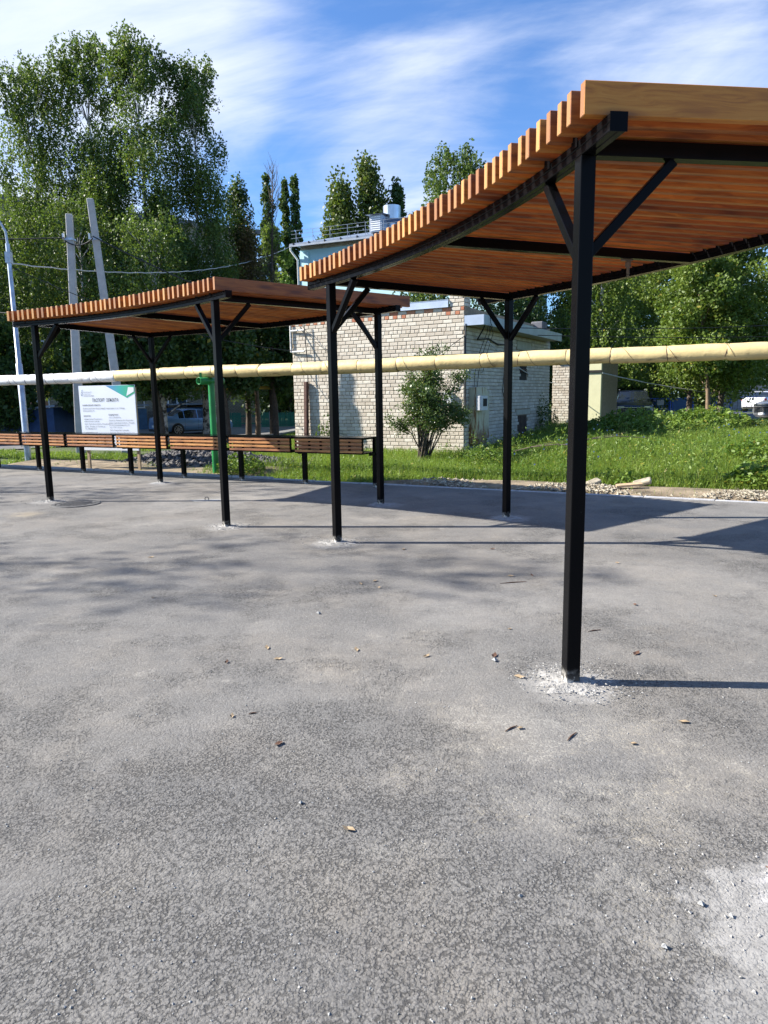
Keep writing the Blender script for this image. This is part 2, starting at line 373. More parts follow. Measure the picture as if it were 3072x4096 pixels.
    patch=t.math('MAXIMUM',spot(1.32,1.86,.50,.75,.86,.66),spot(1.0,1.55,.28,.5,.9,.6))
    base=t.math('MAXIMUM',base,patch)
    fb=t.math('ADD',t.math('MULTIPLY',t.smooth(fine,.35,.62),.35),.60)
    colr=t.mix(t.math('MULTIPLY',base,fb),colr,(.36,.348,.325))
    wht=t.math('MULTIPLY',spot(1.42,2.02,.26,.8,1.0,.6),t.smooth(fine,.42,.58))
    colr=t.mix(wht,colr,(.56,.54,.52))
    dk=t.smooth(t.noise(t.mapping(c,loc=(9,4,0),sc=(.5,1,1)),.5,6,.62),.55,.70)
    colr=t.mix(t.math('MULTIPLY',dk,.16),colr,(.080,.078,.078))
    lf=t.math('MULTIPLY',t.smooth(dist(-5.2,10.0),.42,.1),t.math('MULTIPLY',t.smooth(mid,.4,.6),.4))
    colr=t.mix(lf,colr,(.38,.31,.20))
    t.t.links.new(colr,b.inputs['Base Color'])
    inv=t.math('SUBTRACT',1.0,t.math('MULTIPLY',base,.85))
    depth=t.math('MULTIPLY',gap,t.math('MULTIPLY',t.math('ADD',t.math('MULTIPLY',rough,1.0),.18),t.math('SUBTRACT',1.0,t.math('MULTIPLY',dust,.7))))
    dome=t.math('MULTIPLY',t.math('SUBTRACT',1.0,vb.outputs['Distance']),.35)
    hh=t.math('MULTIPLY',t.math('SUBTRACT',t.math('ADD',dome,t.math('MULTIPLY',grain,.45)),depth),inv)
    hh=t.math('ADD',hh,t.math('ADD',t.math('MULTIPLY',t.noise(c,9,5,.6),1.0),t.math('MULTIPLY',t.noise(c,42,3,.6),.35)))
    bp=t.n('ShaderNodeBump',{'Strength':.8,'Distance':.0052,'Height':hh}); t.t.links.new(bp.outputs[0],b.inputs['Normal'])
    return m
MAT['asphalt']=asphalt()
MAT['road']=simple('old_road_asphalt',(.14,.138,.135),.9,0,.25,1.5,.5,30)
MAT['kerb']=simple('concrete_kerb',(.36,.36,.37),.9,0,.2,8,.4,50)
MAT['ground']=None
def ground_mat():
    m,t,b=newmat('grassy_soil',1); c=t.n('ShaderNodeTexCoord').outputs['Object']
    n=t.noise(c,.7,6,.6); n2=t.noise(c,12,5,.6)
    a=t.mix(t.smooth(n,.4,.6),(.045,.085,.018),(.085,.11,.03)); a=t.mix(t.smooth(n2,.5,.7),a,(.10,.08,.05))
    t.t.links.new(a,b.inputs['Base Color'])
    bp=t.n('ShaderNodeBump',{'Strength':1.0,'Distance':.05,'Height':n2}); t.t.links.new(bp.outputs[0],b.inputs['Normal']); return m
MAT['ground']=ground_mat()
# ------------------------------------------------------------------ setting
def ss(x,a,b):
    t=np.clip((np.asarray(x,float)-a)/(b-a),0,1); return t*t*(3-2*t)
KU=Vector((.8887,-.4586,0)); KN=Vector((.4586,.8887,0))
def kd(x,y): return (np.asarray(y)-(12.84-.516*np.asarray(x)))*.8887
def gz(x,y):
    x=np.asarray(x,float);y=np.asarray(y,float); d=kd(x,y)
    z=-.16+.13*ss(d,.10,.22)
    z=z+.05*ss(d,.5,2)+.27*ss(d,1.2,5)*ss(x,1.5,6)*(1-ss(y,26,33))
    z=z-.42*ss(-x,2.5,7)*ss(d,3,15)
    z=z+.03*np.sin(x*1.7+1)*np.cos(y*1.3)*ss(d,.6,2)
    return z
def make_ground():
    xs=np.concatenate([np.linspace(-260,-24,12),np.arange(-22,24.1,.4),np.linspace(26,260,12)])
    ys=np.concatenate([np.linspace(-60,4,6),np.arange(6,40.1,.4),np.linspace(43,420,16)])
    X,Y=np.meshgrid(xs,ys); Z=gz(X,Y)
    V=np.stack([X,Y,Z],-1).reshape(-1,3); nx=len(xs);ny=len(ys)
    F=[(j*nx+i,j*nx+i+1,(j+1)*nx+i+1,(j+1)*nx+i) for j in range(ny-1) for i in range(nx-1)]
    me=bpy.data.meshes.new('ground'); me.from_pydata(V.tolist(),[],F); me.materials.append(MAT['ground'])
    me.polygons.foreach_set('use_smooth',[True]*len(F)); me.update()
    return structure(link('ground',me))
make_ground()
def kpt(s,off=0,z=0): # point along kerb line; s measured from x=0
    p=Vector((0,12.84,0))+KU*s+KN*off; p.z=z; return p
mb=MB()
a0,a1=kpt(-34),kpt(26)
vs=[(-40,-30,0),(34,-30,0),(34,a1.y,0),(a1.x,a1.y,0),(a0.x,a0.y,0),(-40,a0.y,0)]
mb.add(vs,[(0,1,2,3,4,5)]); structure(mb.build('plaza_asphalt',MAT['asphalt']))
# kerb stones, one metre each
kroot=bpy.data.objects.new('kerb',None); col.objects.link(kroot); kroot['kind']='structure'
kb=MB(); kb.box((0,0,0),(.992,.085,.24),(KU,KN,Vector((0,0,1)))); kb0=None
for i in range(-22,20):
    p=kpt(i,.0425); p.z=-.105+random.uniform(-.003,.004)+(0.03 if i<-2 else 0)
    if kb0 is None: kb0=bevel(kb.build('kerb_stone',MAT['kerb'],kroot),.008); o=kb0
    else: o=kb0.copy(); col.objects.link(o)
    o.location=p
# road / yard on the left and parking on the right
def sheet(name,poly,z,mat,fn=None):
    mb=MB(); mb.add([(x,y,(fn(x,y) if fn else z)) for x,y in poly],[tuple(range(len(poly)))]); return structure(mb.build(name,mat))
def grid_sheet(name,quad,nu,nv,mat,dz):
    mb=MB(); vs=[]
    A,B,C,D=[Vector(q) for q in quad]
    for j in range(nv+1):
        for i in range(nu+1):
            u,v=i/nu,j/nv; p=(A*(1-u)+B*u)*(1-v)+(D*(1-u)+C*u)*v
            vs.append((p.x,p.y,float(gz(p.x,p.y))+dz))
    fs=[(j*(nu+1)+i,j*(nu+1)+i+1,(j+1)*(nu+1)+i+1,(j+1)*(nu+1)+i) for j in range(nv) for i in range(nu)]
    mb.add(vs,fs,0,True); return structure(mb.build(name,mat))
grid_sheet('yard_road',[(-34,15),(-15,20.5),(-2.8,38),(-30,40)],40,40,MAT['road'],.035)
grid_sheet('yard_road',[(-30,40.004),(-2.8,38.004),(6,53),(-26,56)],30,20,MAT['road'],.035)
grid_sheet('parking_lot',[(9,32),(44,25),(60,62),(12,47)],30,30,MAT['road'],.035)
# ------------------------------------------------------------------ pergolas
R0=10.8
def PL(r,th,z=0): th=R(th); return Vector((r*math.sin(th),r*math.cos(th)-R0,z))
RI,RO=9.775,12.34; HA=12.54; ZB=2.76
def make_pergola():
    t=thing('pergola','near right fan-shaped pergola of brown wooden planks on black steel posts','pergola',(0,0,0),0,'curved plank pergolas on the asphalt square')
    for rr,nm in ((RI,'arc_beam'),(RO,'arc_beam')):
        mb=MB(); ths=np.linspace(-14.95,14.60,41)
        for dr in (-.0202,.0202):
            for dz in (.0202,.0606):
                h=.0193; c=.004
                prof=[(-h+c,-h),(h-c,-h),(h,-h+c),(h,h-c),(h-c,h),(-h+c,h),(-h,h-c),(-h,-h+c)]
                mb.sweep([PL(rr+dr,a,ZB+dz) for a in ths],prof)
        for a,s in ((-14.97,-1),(14.62,1)):
            X=Vector((math.cos(R(a)),-math.sin(R(a)),0)); Y=Vector((math.sin(R(a)),math.cos(R(a)),0))
            mb.box(PL(rr,a,ZB+.0405),(.004,.084,.084),(X,Y,Vector((0,0,1))))
        recalc(mb.build(nm,MAT['black'],t))
    for th in (-HA,0,HA):
        mb=MB(); X=Vector((math.cos(R(th)),-math.sin(R(th)),0)); Y=Vector((math.sin(R(th)),math.cos(R(th)),0))
        mb.box(PL((RI+RO)/2,th,ZB+.038),(.078,RO-RI-.084,.078),(X,Y,Vector((0,0,1))))
        bevel(mb.build('radial_beam',MAT['black'],t),.004)
    hp=MB()
    for rr in (RI,RO):
        for th in (-HA,HA):
            X=Vector((math.cos(R(th)),-math.sin(R(th)),0)); Y=Vector((math.sin(R(th)),math.cos(R(th)),0)); Z=Vector((0,0,1))
            mb=MB(); mb.box((0,0,ZB/2),(.08,.08,ZB),(X,Y,Z))
            p=bevel(mb.build('post',MAT['black'],t),.006,2); p.location=PL(rr,th)
            # braces
            sx=1 if th<0 else -1; sy=1 if rr==RI else -1
            base=PL(rr,th)
            mb=MB(); mb.bar(base+X*(sx*.03)+Z*(ZB-.48),base+X*(sx*.47)+Z*(ZB-.006),.05,.058,Y); bevel(mb.build('brace',MAT['black'],t),.004)
            mb=MB(); mb.bar(base+Y*(sy*.03)+Z*(ZB-.46),base+Y*(sy*.47)+Z*(ZB-.006),.05,.045,X); bevel(mb.build('brace',MAT['black'],t),.004)
            # crumbled concrete round the foot
            rng=random.Random(int(rr*10+th*3)); mb=MB(); n=26; white=(rr==RI)
            ring=[];ring2=[]
            for k in range(n):
                a=2*math.pi*k/n; q=(.19 if white else .20)*rng.uniform(.6,1.25)
                ring.append(base+Vector((math.cos(a)*q,math.sin(a)*q,.002)))
                ring2.append(base+Vector((math.cos(a)*q*.55,math.sin(a)*q*.55,.014+rng.uniform(-.004,.006))))
            vs=ring+ring2+[base+Vector((0,0,.018))]
            fs=[(k,(k+1)%n,n+(k+1)%n,n+k) for k in range(n)]+[(n+k,n+(k+1)%n,2*n) for k in range(n)]
            mb.add(vs,fs,0,True); mb.build('footing',MAT['collar'] if white else MAT['collar2'],t)
            if white:
                g=MB()
                for k in range(420):
                    a=rng.uniform(0,6.283); q=abs(rng.gauss(0,.16))+.05; s=rng.uniform(.002,.009)
                    c=base+Vector((math.cos(a)*q*1.15,math.sin(a)*q,.012+s*.3)); pebble(g,c,s,rng)
                o=g.build('crumbs',MAT['collar'],t); o['kind']='stuff'
    # planks on edge, fanning out
    L=3.0; pl=MB(); pl.box((0,0,0),(L,.047,.147)); pl.m=[0,0,0,0,1,1]
    pm=None
    tabs=MB(); tabs.box((0,0,0),(.004,.042,.105)); tb=None
    N=43
    for i in range(N):
        th=-14.85+29.0*i/(N-1); rc=9.545+.085*(th/14.5)**2+L/2+random.uniform(-.006,.006)
        if pm is None: o=pl.build('plank',[MAT['plank'],MAT['plank_end']],t); bevel(o,.003); pm=o
        else: o=pm.copy(); col.objects.link(o)
        o.location=PL(rc,th,ZB+.0815+.0735+.0015+random.uniform(-.001,.001)); o.rotation_euler=(random.uniform(-.012,.012),0,R(90-th)+random.uniform(-.0025,.0025))
        for r_ in (RI+.0445,RO-.0445):
            if tb is None: b=tabs.build('bracket',MAT['blackclean'],t); tb=b
            else: b=tb.copy(); col.objects.link(b)
            b.location=PL(r_,th-.16,ZB+.092); b.rotation_euler=(0,0,R(90-th))
    for th in (-13.6,0.9,HA-2.2,HA-.2):
        b=tb.copy(); col.objects.link(b); b.location=PL(RI-.0445,th,ZB+.10); b.rotation_euler=(0,0,R(90-th)); b.scale=(1,1.6,1)
    # little junction box and cable gland hanging on the middle beam
    mb=MB(); c=PL(11.6,0,ZB-.001)
    mb.box(c+Vector((0,0,-.010)),(.04,.11,.012)); mb.box(c+Vector((0,.015,-.045)),(.035,.04,.05)); mb.tube([c+Vector((0,.015,-.07)),c+Vector((0,.015,-.125))],.014,8); mb.box(c+Vector((0,.015,-.14)),(.02,.02,.02))
    bevel(mb.build('lamp_bracket',simple('dull_fitting',(.14,.12,.10),.5,.4,.3,30),t),.003)
    return t
def pebble(g,c,s,rng):
    vs=[]
    for d in ((1,0,0),(-1,0,0),(0,1,0),(0,-1,0),(0,0,1),(0,0,-1)):
        vs.append(c+Vector((d[0]*s*rng.uniform(.6,1.3),d[1]*s*rng.uniform(.6,1.3),d[2]*s*rng.uniform(.4,.9)))+Vector((rng.uniform(-.3,.3)*s,rng.uniform(-.3,.3)*s,0)))
    g.add(vs,[(0,2,4),(2,1,4),(1,3,4),(3,0,4),(2,0,5),(1,2,5),(3,1,5),(0,3,5)])
def place_pergola(t,c,az):
    t.location=(c[0],c[1],0); t.rotation_euler=(0,0,-R(az))
pg=make_pergola()
bpy.context.view_layer.update()
pg2=copy_tree(pg)
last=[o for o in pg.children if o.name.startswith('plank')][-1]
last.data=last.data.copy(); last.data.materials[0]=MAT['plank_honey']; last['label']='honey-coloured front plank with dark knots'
place_pergola(pg,(1.425,6.199),68.52); place_pergola(pg2,(-2.938,11.079),36.81)
pg2['label']='farther fan-shaped plank pergola on black posts, nearer the board and the counters'
# ------------------------------------------------------------------ counters (market tables)
SP=1.492
def make_table():
    t=thing('slatted_counter','','table',(0,0,0),0,'row of slatted counters along the kerb')
    # local: x along row, y towards the square (negative = towards camera side), origin at post foot line, z up
    L=1.40; y0,y1=-.40,.0
    for x in (.0,):
        mb=MB(); mb.box((0,0,.31),(.08,.08,.62)); bevel(mb.build('leg',MAT['black'],t),.005)
    mb=MB(); x0,x1=-.02,-.02-L
    xm=(x0+x1)/2
    for z in (.625,.875):
        for y in (y0,y1):
            mb.box((xm,y,z),(L,.028,.028))
        for x in (x0-.014,x1+.014): mb.box((x,(y0+y1)/2,z),(.028,y1-y0-.03,.028))
    for x in (x0-.014,x1+.014):
        for y in (y0,y1): mb.box((x,y,.75),(.027,.027,.22))
    for f in (.20,.37,.62,.79):
        mb.box((x0-L*f,y0+.012,.75),(.045,.012,.222)); 
    mb.box((0,-.04,.60),(.05,.30,.05)); mb.box((-.02,0.01,.75),(.05,.05,.30))
    mb.build('frame',MAT['black'],t)
    mb=MB(); mb.box((xm,(y0+y1)/2-.005,.895),(L+.06,.46,.014)); mb.build('counter_top',MAT['black'],t)
    sl=MB(); sl.box((0,0,0),(L-.02,.020,.037)); s0=None
    for k,z in enumerate((.655,.722,.789,.853)):
        if s0 is None: s0=bevel(sl.build('slat',MAT['slat'],t),.002); o=s0
        else: o=s0.copy(); col.objects.link(o)
        o.location=(xm+random.uniform(-.006,.006),y0-.026,z)
    for k,(z) in enumerate((.690,.756,.822)):
        o=s0.copy(); col.objects.link(o); o.location=(xm+.02,y0+.032,z); o.scale=(.97,1,.9)
    return t
tb0=make_table(); bpy.context.view_layer.update()
def spot_label(i):
    return ['slatted counter at the right-hand free end of the row, beside the pergola posts',
            'second slatted counter from the free right end, in front of the brick wall',
            'third slatted counter from the free right end, right of the green pipe support',
            'fourth counter from the free right end, in front of the green pipe support',
            'slatted counter between the green pipe support and the white board, behind a pergola post',
            'slatted counter under the lower right half of the white information board',
            'slatted counter in front of the left edge of the white information board',
            'slatted counter at the left edge of the picture, beside the lamp post'][i]
s_end=(Vector((-.14,12.52,0))-Vector((0,12.84,0))).dot(KU); off=(Vector((-.14,12.52,0))-Vector((0,12.84,0))).dot(KN)
for i in range(9):
    o=tb0 if i==0 else copy_tree(tb0)
    p=kpt(s_end-i*SP,off); o.location=(p.x,p.y,0); o.rotation_euler=(0,0,math.atan2(KU.y,KU.x))
    o['label']=spot_label(min(i,7)) if i<8 else 'slatted counter outside the left edge of the picture'
# extra leg at the free right end is the first table's own leg
# ------------------------------------------------------------------ insulated heating pipe
def make_pipe():
    t=thing('heating_pipe','thick heating pipe wrapped in cream-yellow insulation running across above the kerb','pipe',(0,13.3,0))
    rng=random.Random(3); s=-21; k=0; segs=[]
    while s<13:
        L=rng.uniform(.55,.85); segs.append((s,min(s+L,13))); s+=L
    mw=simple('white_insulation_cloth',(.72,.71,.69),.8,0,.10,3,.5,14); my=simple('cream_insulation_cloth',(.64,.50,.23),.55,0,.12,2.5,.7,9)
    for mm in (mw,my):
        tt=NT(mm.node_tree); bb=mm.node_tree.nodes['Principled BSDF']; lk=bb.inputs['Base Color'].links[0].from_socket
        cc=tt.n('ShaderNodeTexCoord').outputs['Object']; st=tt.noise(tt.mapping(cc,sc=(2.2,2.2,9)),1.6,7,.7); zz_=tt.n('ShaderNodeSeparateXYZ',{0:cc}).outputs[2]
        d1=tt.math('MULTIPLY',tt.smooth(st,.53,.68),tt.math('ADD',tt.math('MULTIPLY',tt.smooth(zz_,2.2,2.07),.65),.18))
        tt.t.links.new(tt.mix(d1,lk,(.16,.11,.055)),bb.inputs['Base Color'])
    n=16
    for a,b in segs:
        mb=MB(); q=.1225; prof=[(0,.955),(.03,.985),(.12,1.0),(.32,1.012),(.5,1.015),(.7,1.005),(.88,1.0),(.97,.98),(1,.955)]
        vs=[];m=len(prof)
        sag=rng.uniform(-.004,.004)
        for f,rr in prof:
            c=kpt(a+(b-a)*f,.38)-Vector((0,13.3,0)); c.z=2.165+.003*(a)+sag+.012*math.sin(a*.9)
            for j in range(n):
                th=2*math.pi*j/n; r=q*rr*(1+rng.uniform(-.035,.035)+.03*math.sin(th*3+a*7))
                vs.append(c+(KN*math.cos(th)+Vector((0,0,1))*math.sin(th))*r)
        fs=[(i*n+j,i*n+(j+1)%n,(i+1)*n+(j+1)%n,(i+1)*n+j) for i in range(m-1) for j in range(n)]
        mb.add(vs,fs,0,True); white=a<-7.6
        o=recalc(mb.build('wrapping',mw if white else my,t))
        mb=MB(); c=kpt(b,.38)-Vector((0,13.3,0)); c.z=2.165+.003*b+.012*math.sin(b*.9)
        tl=rng.uniform(-.03,.03)
        pts=[c+(KN*math.cos(x)+Vector((0,0,1))*math.sin(x))*.117+KU*(tl*math.sin(x)) for x in np.linspace(0,6.2832,15)]
        mb.tube(pts,.0055,5,cap=False); mb.build('tie_wire',MAT['rust'],t)
        if rng.random()<.55:
            mb=MB(); m0=a+(b-a)*rng.uniform(.1,.4); sh=rng.uniform(.1,.2)
            pts=[]
            for x in np.linspace(-1.9,1.9,14):
                cc=kpt(m0+sh*(x/1.9)*-1,.38)-Vector((0,13.3,0)); cc.z=2.165+.003*m0+.012*math.sin(a*.9)
                pts.append(cc+(-KN*math.cos(x)+Vector((0,0,1))*math.sin(x))*.126)
            mb.tube(pts,.0028,4,cap=False); mb.build('tie_wire',MAT['rust'],t)
    return t
make_pipe()
def pipe_support():
    p=kpt(-4.27,.42); t=thing('pipe_support','bright green steel T-shaped support under the cream pipe','pipe support',(p.x,p.y,0))
    mb=MB(); mb.tube([(0,0,-.3),(0,0,1.93)],.068,18); mb.build('column',MAT['green'],t)
    mb=MB(); c=Vector((0,0,1.97)); d=(KN*-.80+KU*-.10)
    # open-ended cross tube
    a=c+d*.42; b=c-d*.40; dd=(b-a).normalized(); sidev=dd.cross(Vector((0,0,1))).normalized(); n=18; vs=[]
    for q,r in ((a,.075),(b,.075),(b,.066),(a,.066)):
        for j in range(n):
            th=2*math.pi*j/n; vs.append(q+(sidev*math.cos(th)+Vector((0,0,1))*math.sin(th))*r)
    fs=[(i*n+j,i*n+(j+1)%n,((i+1)%4)*n+(j+1)%n,((i+1)%4)*n+j) for i in range(4) for j in range(n)]
    mb.add(vs,fs,0,True); recalc(mb.build('cross_tube',MAT['green'],t))
    mb=MB(); e=a+dd*.06; mb.box((e.x,e.y,2.09),(.05,.02,.10)); mb.box((b.x-dd.x*.05,b.y-dd.y*.05,2.09),(.05,.02,.10)); mb.build('stop',MAT['green'],t)
pipe_support()
# ------------------------------------------------------------------ information board
def text_mesh(lines,mats,parent,name):
    """lines: (text,x,z,size,xscale,align,matindex); flat print at y=-0.012"""
    allv=[];allf=[];mi=[]
    for txt,x,z,sz,xs,al,k in lines:
        cu=bpy.data.curves.new('t','FONT'); cu.body=txt; cu.size=sz; cu.align_x=al
        if k==9: cu.offset=.0; 
        if mats and k in BOLD: cu.offset=sz*.008
        cu.resolution_u=3
        o=bpy.data.objects.new('t',cu); col.objects.link(o)
        dg=bpy.context.evaluated_depsgraph_get(); dg.update()
        me=bpy.data.meshes.new_from_object(o.evaluated_get(dg))
        b=len(allv)
        for v in me.vertices: allv.append((x+v.co.x*xs,-.0045,z+v.co.y))
        for p in me.polygons: allf.append(tuple(i+b for i in p.vertices)); mi.append(k)
        bpy.data.objects.remove(o); bpy.data.curves.remove(cu); bpy.data.meshes.remove(me)
    me=bpy.data.meshes.new(name); me.from_pydata(allv,[],allf)
    for m in mats: me.materials.append(m)
    me.polygons.foreach_set('material_index',mi); me.update(); return link(name,me,parent)
BOLD={0}
def info_board():
    p0=Vector((-7.02,16.62,0)); p1=Vector((-5.49,16.12,0)); W_=(p1-p0).length; ang=math.atan2(p1.y-p0.y,p1.x-p0.x)
    t=thing('information_board','white project information board with green corner on wooden posts behind the counters','sign',p0,ang)
    W_=1.53; z0,z1=.46,1.94; H_=z1-z0
    mb=MB(); mb.box((W_/2,.012,(z0+z1)/2),(W_,.024,H_)); mb.build('panel',MAT['whiteflat'],t)
    for x in (.10,W_-.04):
        mb=MB(); mb.box((x,.054,.90),(.06,.05,1.98)); mb.build('post',MAT['pinewood'],t)
    grad,tt,b=newmat('teal_gradient',.5); c=tt.n('ShaderNodeTexCoord').outputs['Object']; sx=tt.n('ShaderNodeSeparateXYZ',{0:c}).outputs[0]
    tt.t.links.new(tt.ramp(tt.smooth(sx,.75,1.5),[(0,(.10,.26,.50)),(.5,(.03,.40,.36)),(1,(.05,.42,.20))]),b.inputs['Base Color'])
    k=W_/1240.0; X=lambda px:(px-150)*k; Z=lambda py:z1-(py-220)*k*.98
    mb=MB(); mb.add([(X(760),-.003,Z(226)),(X(1215),-.003,Z(458)),(X(1392),-.003,Z(372)),(W_-.004,-.003,Z(226))],[(0,1,2,3)]); mb.build('corner_print',grad,t)
    mb=MB(); mb.add([(X(1258),-.0055,Z(262)),(X(1210),-.0055,Z(425)),(X(1376),-.0055,Z(345)),(X(1378),-.0055,Z(268))],[(0,1,2,3)]); mb.build('emblem_print',MAT['whiteflat'],t)
    em=MB(); e=MAT['bluedark']
    def ln(a,b_,w_=.006): 
        A=Vector((X(a[0]),0,Z(a[1])));B_=Vector((X(b_[0]),0,Z(b_[1]))); d=(B_-A).normalized(); nn=Vector((-d.z,0,d.x))*w_/2
        em.add([(A+nn).to_tuple(),(A-nn).to_tuple(),(B_-nn).to_tuple(),(B_+nn).to_tuple()],[(0,1,2,3)])
    for a,b_ in (((238,297),(238,405)),((238,297),(212,322)),((212,322),(212,345)),((212,345),(200,358)),((200,358),(200,395)),((200,395),(212,403)),((212,403),(238,405)),((212,345),(222,352)),((222,352),(222,380)),((222,380),(210,385)),((210,385),(210,418))): ln(a,b_)
    eo=em.build('logo_print',MAT['bluedark'],t); eo.location.y=-.0045
    L=[('ФОРМИРОВАНИЕ',255,350,.030,.9,'LEFT',1),('КОМФОРТНОЙ',255,385,.030,.9,'LEFT',1),('ГОРОДСКОЙ СРЕДЫ',255,420,.031,.9,'LEFT',0),
       ('НАЦИОНАЛЬНЫЕ',1368,290,.021,.85,'RIGHT',1),('ПРОЕКТЫ',1368,312,.021,.85,'RIGHT',1),('РОССИИ',1368,336,.021,.85,'RIGHT',1),
       ('ПАСПОРТ  ОБЪЕКТА',735,524,.106,.66,'CENTER',0),
       ('НАИМЕНОВАНИЕ ОБЪЕКТА:',208,603,.050,.74,'LEFT',0),
       ('«Благоустройство общественной территории по ул. Победы',210,662,.054,.73,'LEFT',1),('вблизи домов 2-4»',212,705,.050,.74,'LEFT',1),
       ('ЗАКАЗЧИК:',218,805,.050,.74,'LEFT',0),('Администрация Ртищевского',220,862,.050,.70,'LEFT',1),('муниципального района',222,905,.050,.72,'LEFT',1),
       ('Адрес: Саратовская область, Ртищевский',224,955,.050,.69,'LEFT',1),('район, г. Ртищево, ул. Красная, д.6',226,1002,.050,.69,'LEFT',1),('Тел.: 8(84540)4-20-10',228,1045,.050,.70,'LEFT',1),
       ('ОТВЕТСТВЕННЫЙ:',237,1128,.050,.74,'LEFT',0),('Каменская И.С.',239,1180,.050,.72,'LEFT',1),
       ('ПОДРЯДЧИКИ:',780,786,.050,.74,'LEFT',0),('ООО «СТРОЙАГРО»',782,836,.048,.72,'LEFT',1),('Директор: Исмаилов Иса Абдуллович',784,888,.050,.72,'LEFT',1),
       ('Адрес: Саратовская область, г. Ртищево,',786,936,.050,.70,'LEFT',1),('ул. Зои Космодемьянской, д. 74',786,978,.050,.71,'LEFT',1),('Тел.: +7 937 111-61-161',788,1022,.050,.66,'LEFT',1),
       ('ООО «Технология и селекция»',789,1074,.050,.70,'LEFT',1),('Директор: Логашова Татьяна Ивановна',790,1124,.050,.70,'LEFT',1),('Адрес: г. Саратов, ул. Ильинский проезд,',791,1175,.050,.70,'LEFT',1),('дом 11, офис 203',792,1215,.050,.70,'LEFT',1)]
    text_mesh([(a,X(x),Z(y),s*1.0,xs,al,k) for a,x,y,s,xs,al,k in L],[MAT['textdark'],MAT['textgrey']],t,'lettering')['kind']='stuff'
info_board()
# ------------------------------------------------------------------ brick building
def brick_shape(L,H,D,rng,mi=0):
    """single brick, face towards -y at y=-D, back at y=0; rounded, a little uneven"""
    e=min(.010,H*.12); j=lambda a: rng.uniform(-a,a)
    ring=[(-L/2,-H/2),(L/2,-H/2),(L/2,H/2),(-L/2,H/2)]
    ring=[(x+j(.003),z+j(.003)) for x,z in ring]
    vs=[(x,0,z) for x,z in ring]+[(x,-D*.55,z) for x,z in ring]+[(x*(1-2*e/L),-D+j(.0015),z*(1-2*e/H)) for x,z in ring]
    fs=[]
    for r in (0,4):
        for k in range(4):
            k2=(k+1)%4; fs.append((r+k,r+k2,r+4+k2,r+4+k))
    fs.append((8,9,10,11)); return vs,fs
def brick_wall(parent,org,ud,nd,length,z0,rows,mats,pieces=0,skip=None,red_rows=(),pitch=.26,rh=.10,header_every=4,seed=1,face=.014,piece_from_end=True,end_bricks=None):
    """org at wall foot; ud along, nd outward normal; bricks stand proud of the mortar plane"""
    rng=random.Random(seed); ud=Vector(ud).normalized(); nd=Vector(nd).normalized(); lst=[]
    for r in range(rows):
        z=z0+r*rh+rh/2; header=(r%header_every==2); pt=pitch/2 if header else pitch
        o=(r*.37%1)*pt if not header else 0; x=-o
        while x<length-.03:
            a=max(x,0.0); b=min(x+pt,length); 
            if b-a>.05:
                c=(a+b)/2; 
                if not(skip and skip(c,z)): 
                    red=(rows-1-r) in red_rows and (int(round(x/pt))+r)%2==0 and rng.random()<.8
                    lst.append((c,z,b-a-.012,rh-.012,red))
            x+=pt
    lst.sort(key=lambda q:-q[0] if piece_from_end else q[0])
    th=math.atan2(ud.y,ud.x)
    # local shape axes: x=ud, y=-nd (so -y faces outward)
    def wp(c,z,v): 
        p=org+ud*(c+v[0])-nd*v[1]; return (p.x,p.y,z+v[2])
    cache={}
    for c,z,L,H,red in lst[:pieces]:
        key=(round(L,2),red,rng.randrange(4))
        if key not in cache:
            mb=MB(); vs,fs=brick_shape(key[0],H,face,rng); mb.add(vs,fs)
            me=bpy.data.meshes.new('brick'); me.from_pydata(mb.v,[],mb.f); me.materials.append(mats[2] if red else mats[0]); me.update(); cache[key]=me
        o=link('brick',cache[key],parent); q=org+ud*c; o.location=(q.x,q.y,z); 
        o.rotation_euler=(rng.uniform(-.012,.012),rng.uniform(-.012,.012),th if (Vector((-ud.y,ud.x,0)).dot(nd)<0) else th+math.pi)
    mb=MB()
    for c,z,L,H,red in lst[pieces:]:
        vs,fs=brick_shape(L,H,face,rng); mb.add([wp(c,z,v) for v in vs],fs,1 if red else 0)
    if mb.v:
        o=recalc(mb.build('brickwork',[mats[1],mats[3]],parent)); o['kind']='stuff'
K=Vector((2.14,18.7,0)); BU=Vector((-.873,.487,0)).normalized(); BW=Vector((.487,.873,0)).normalized()
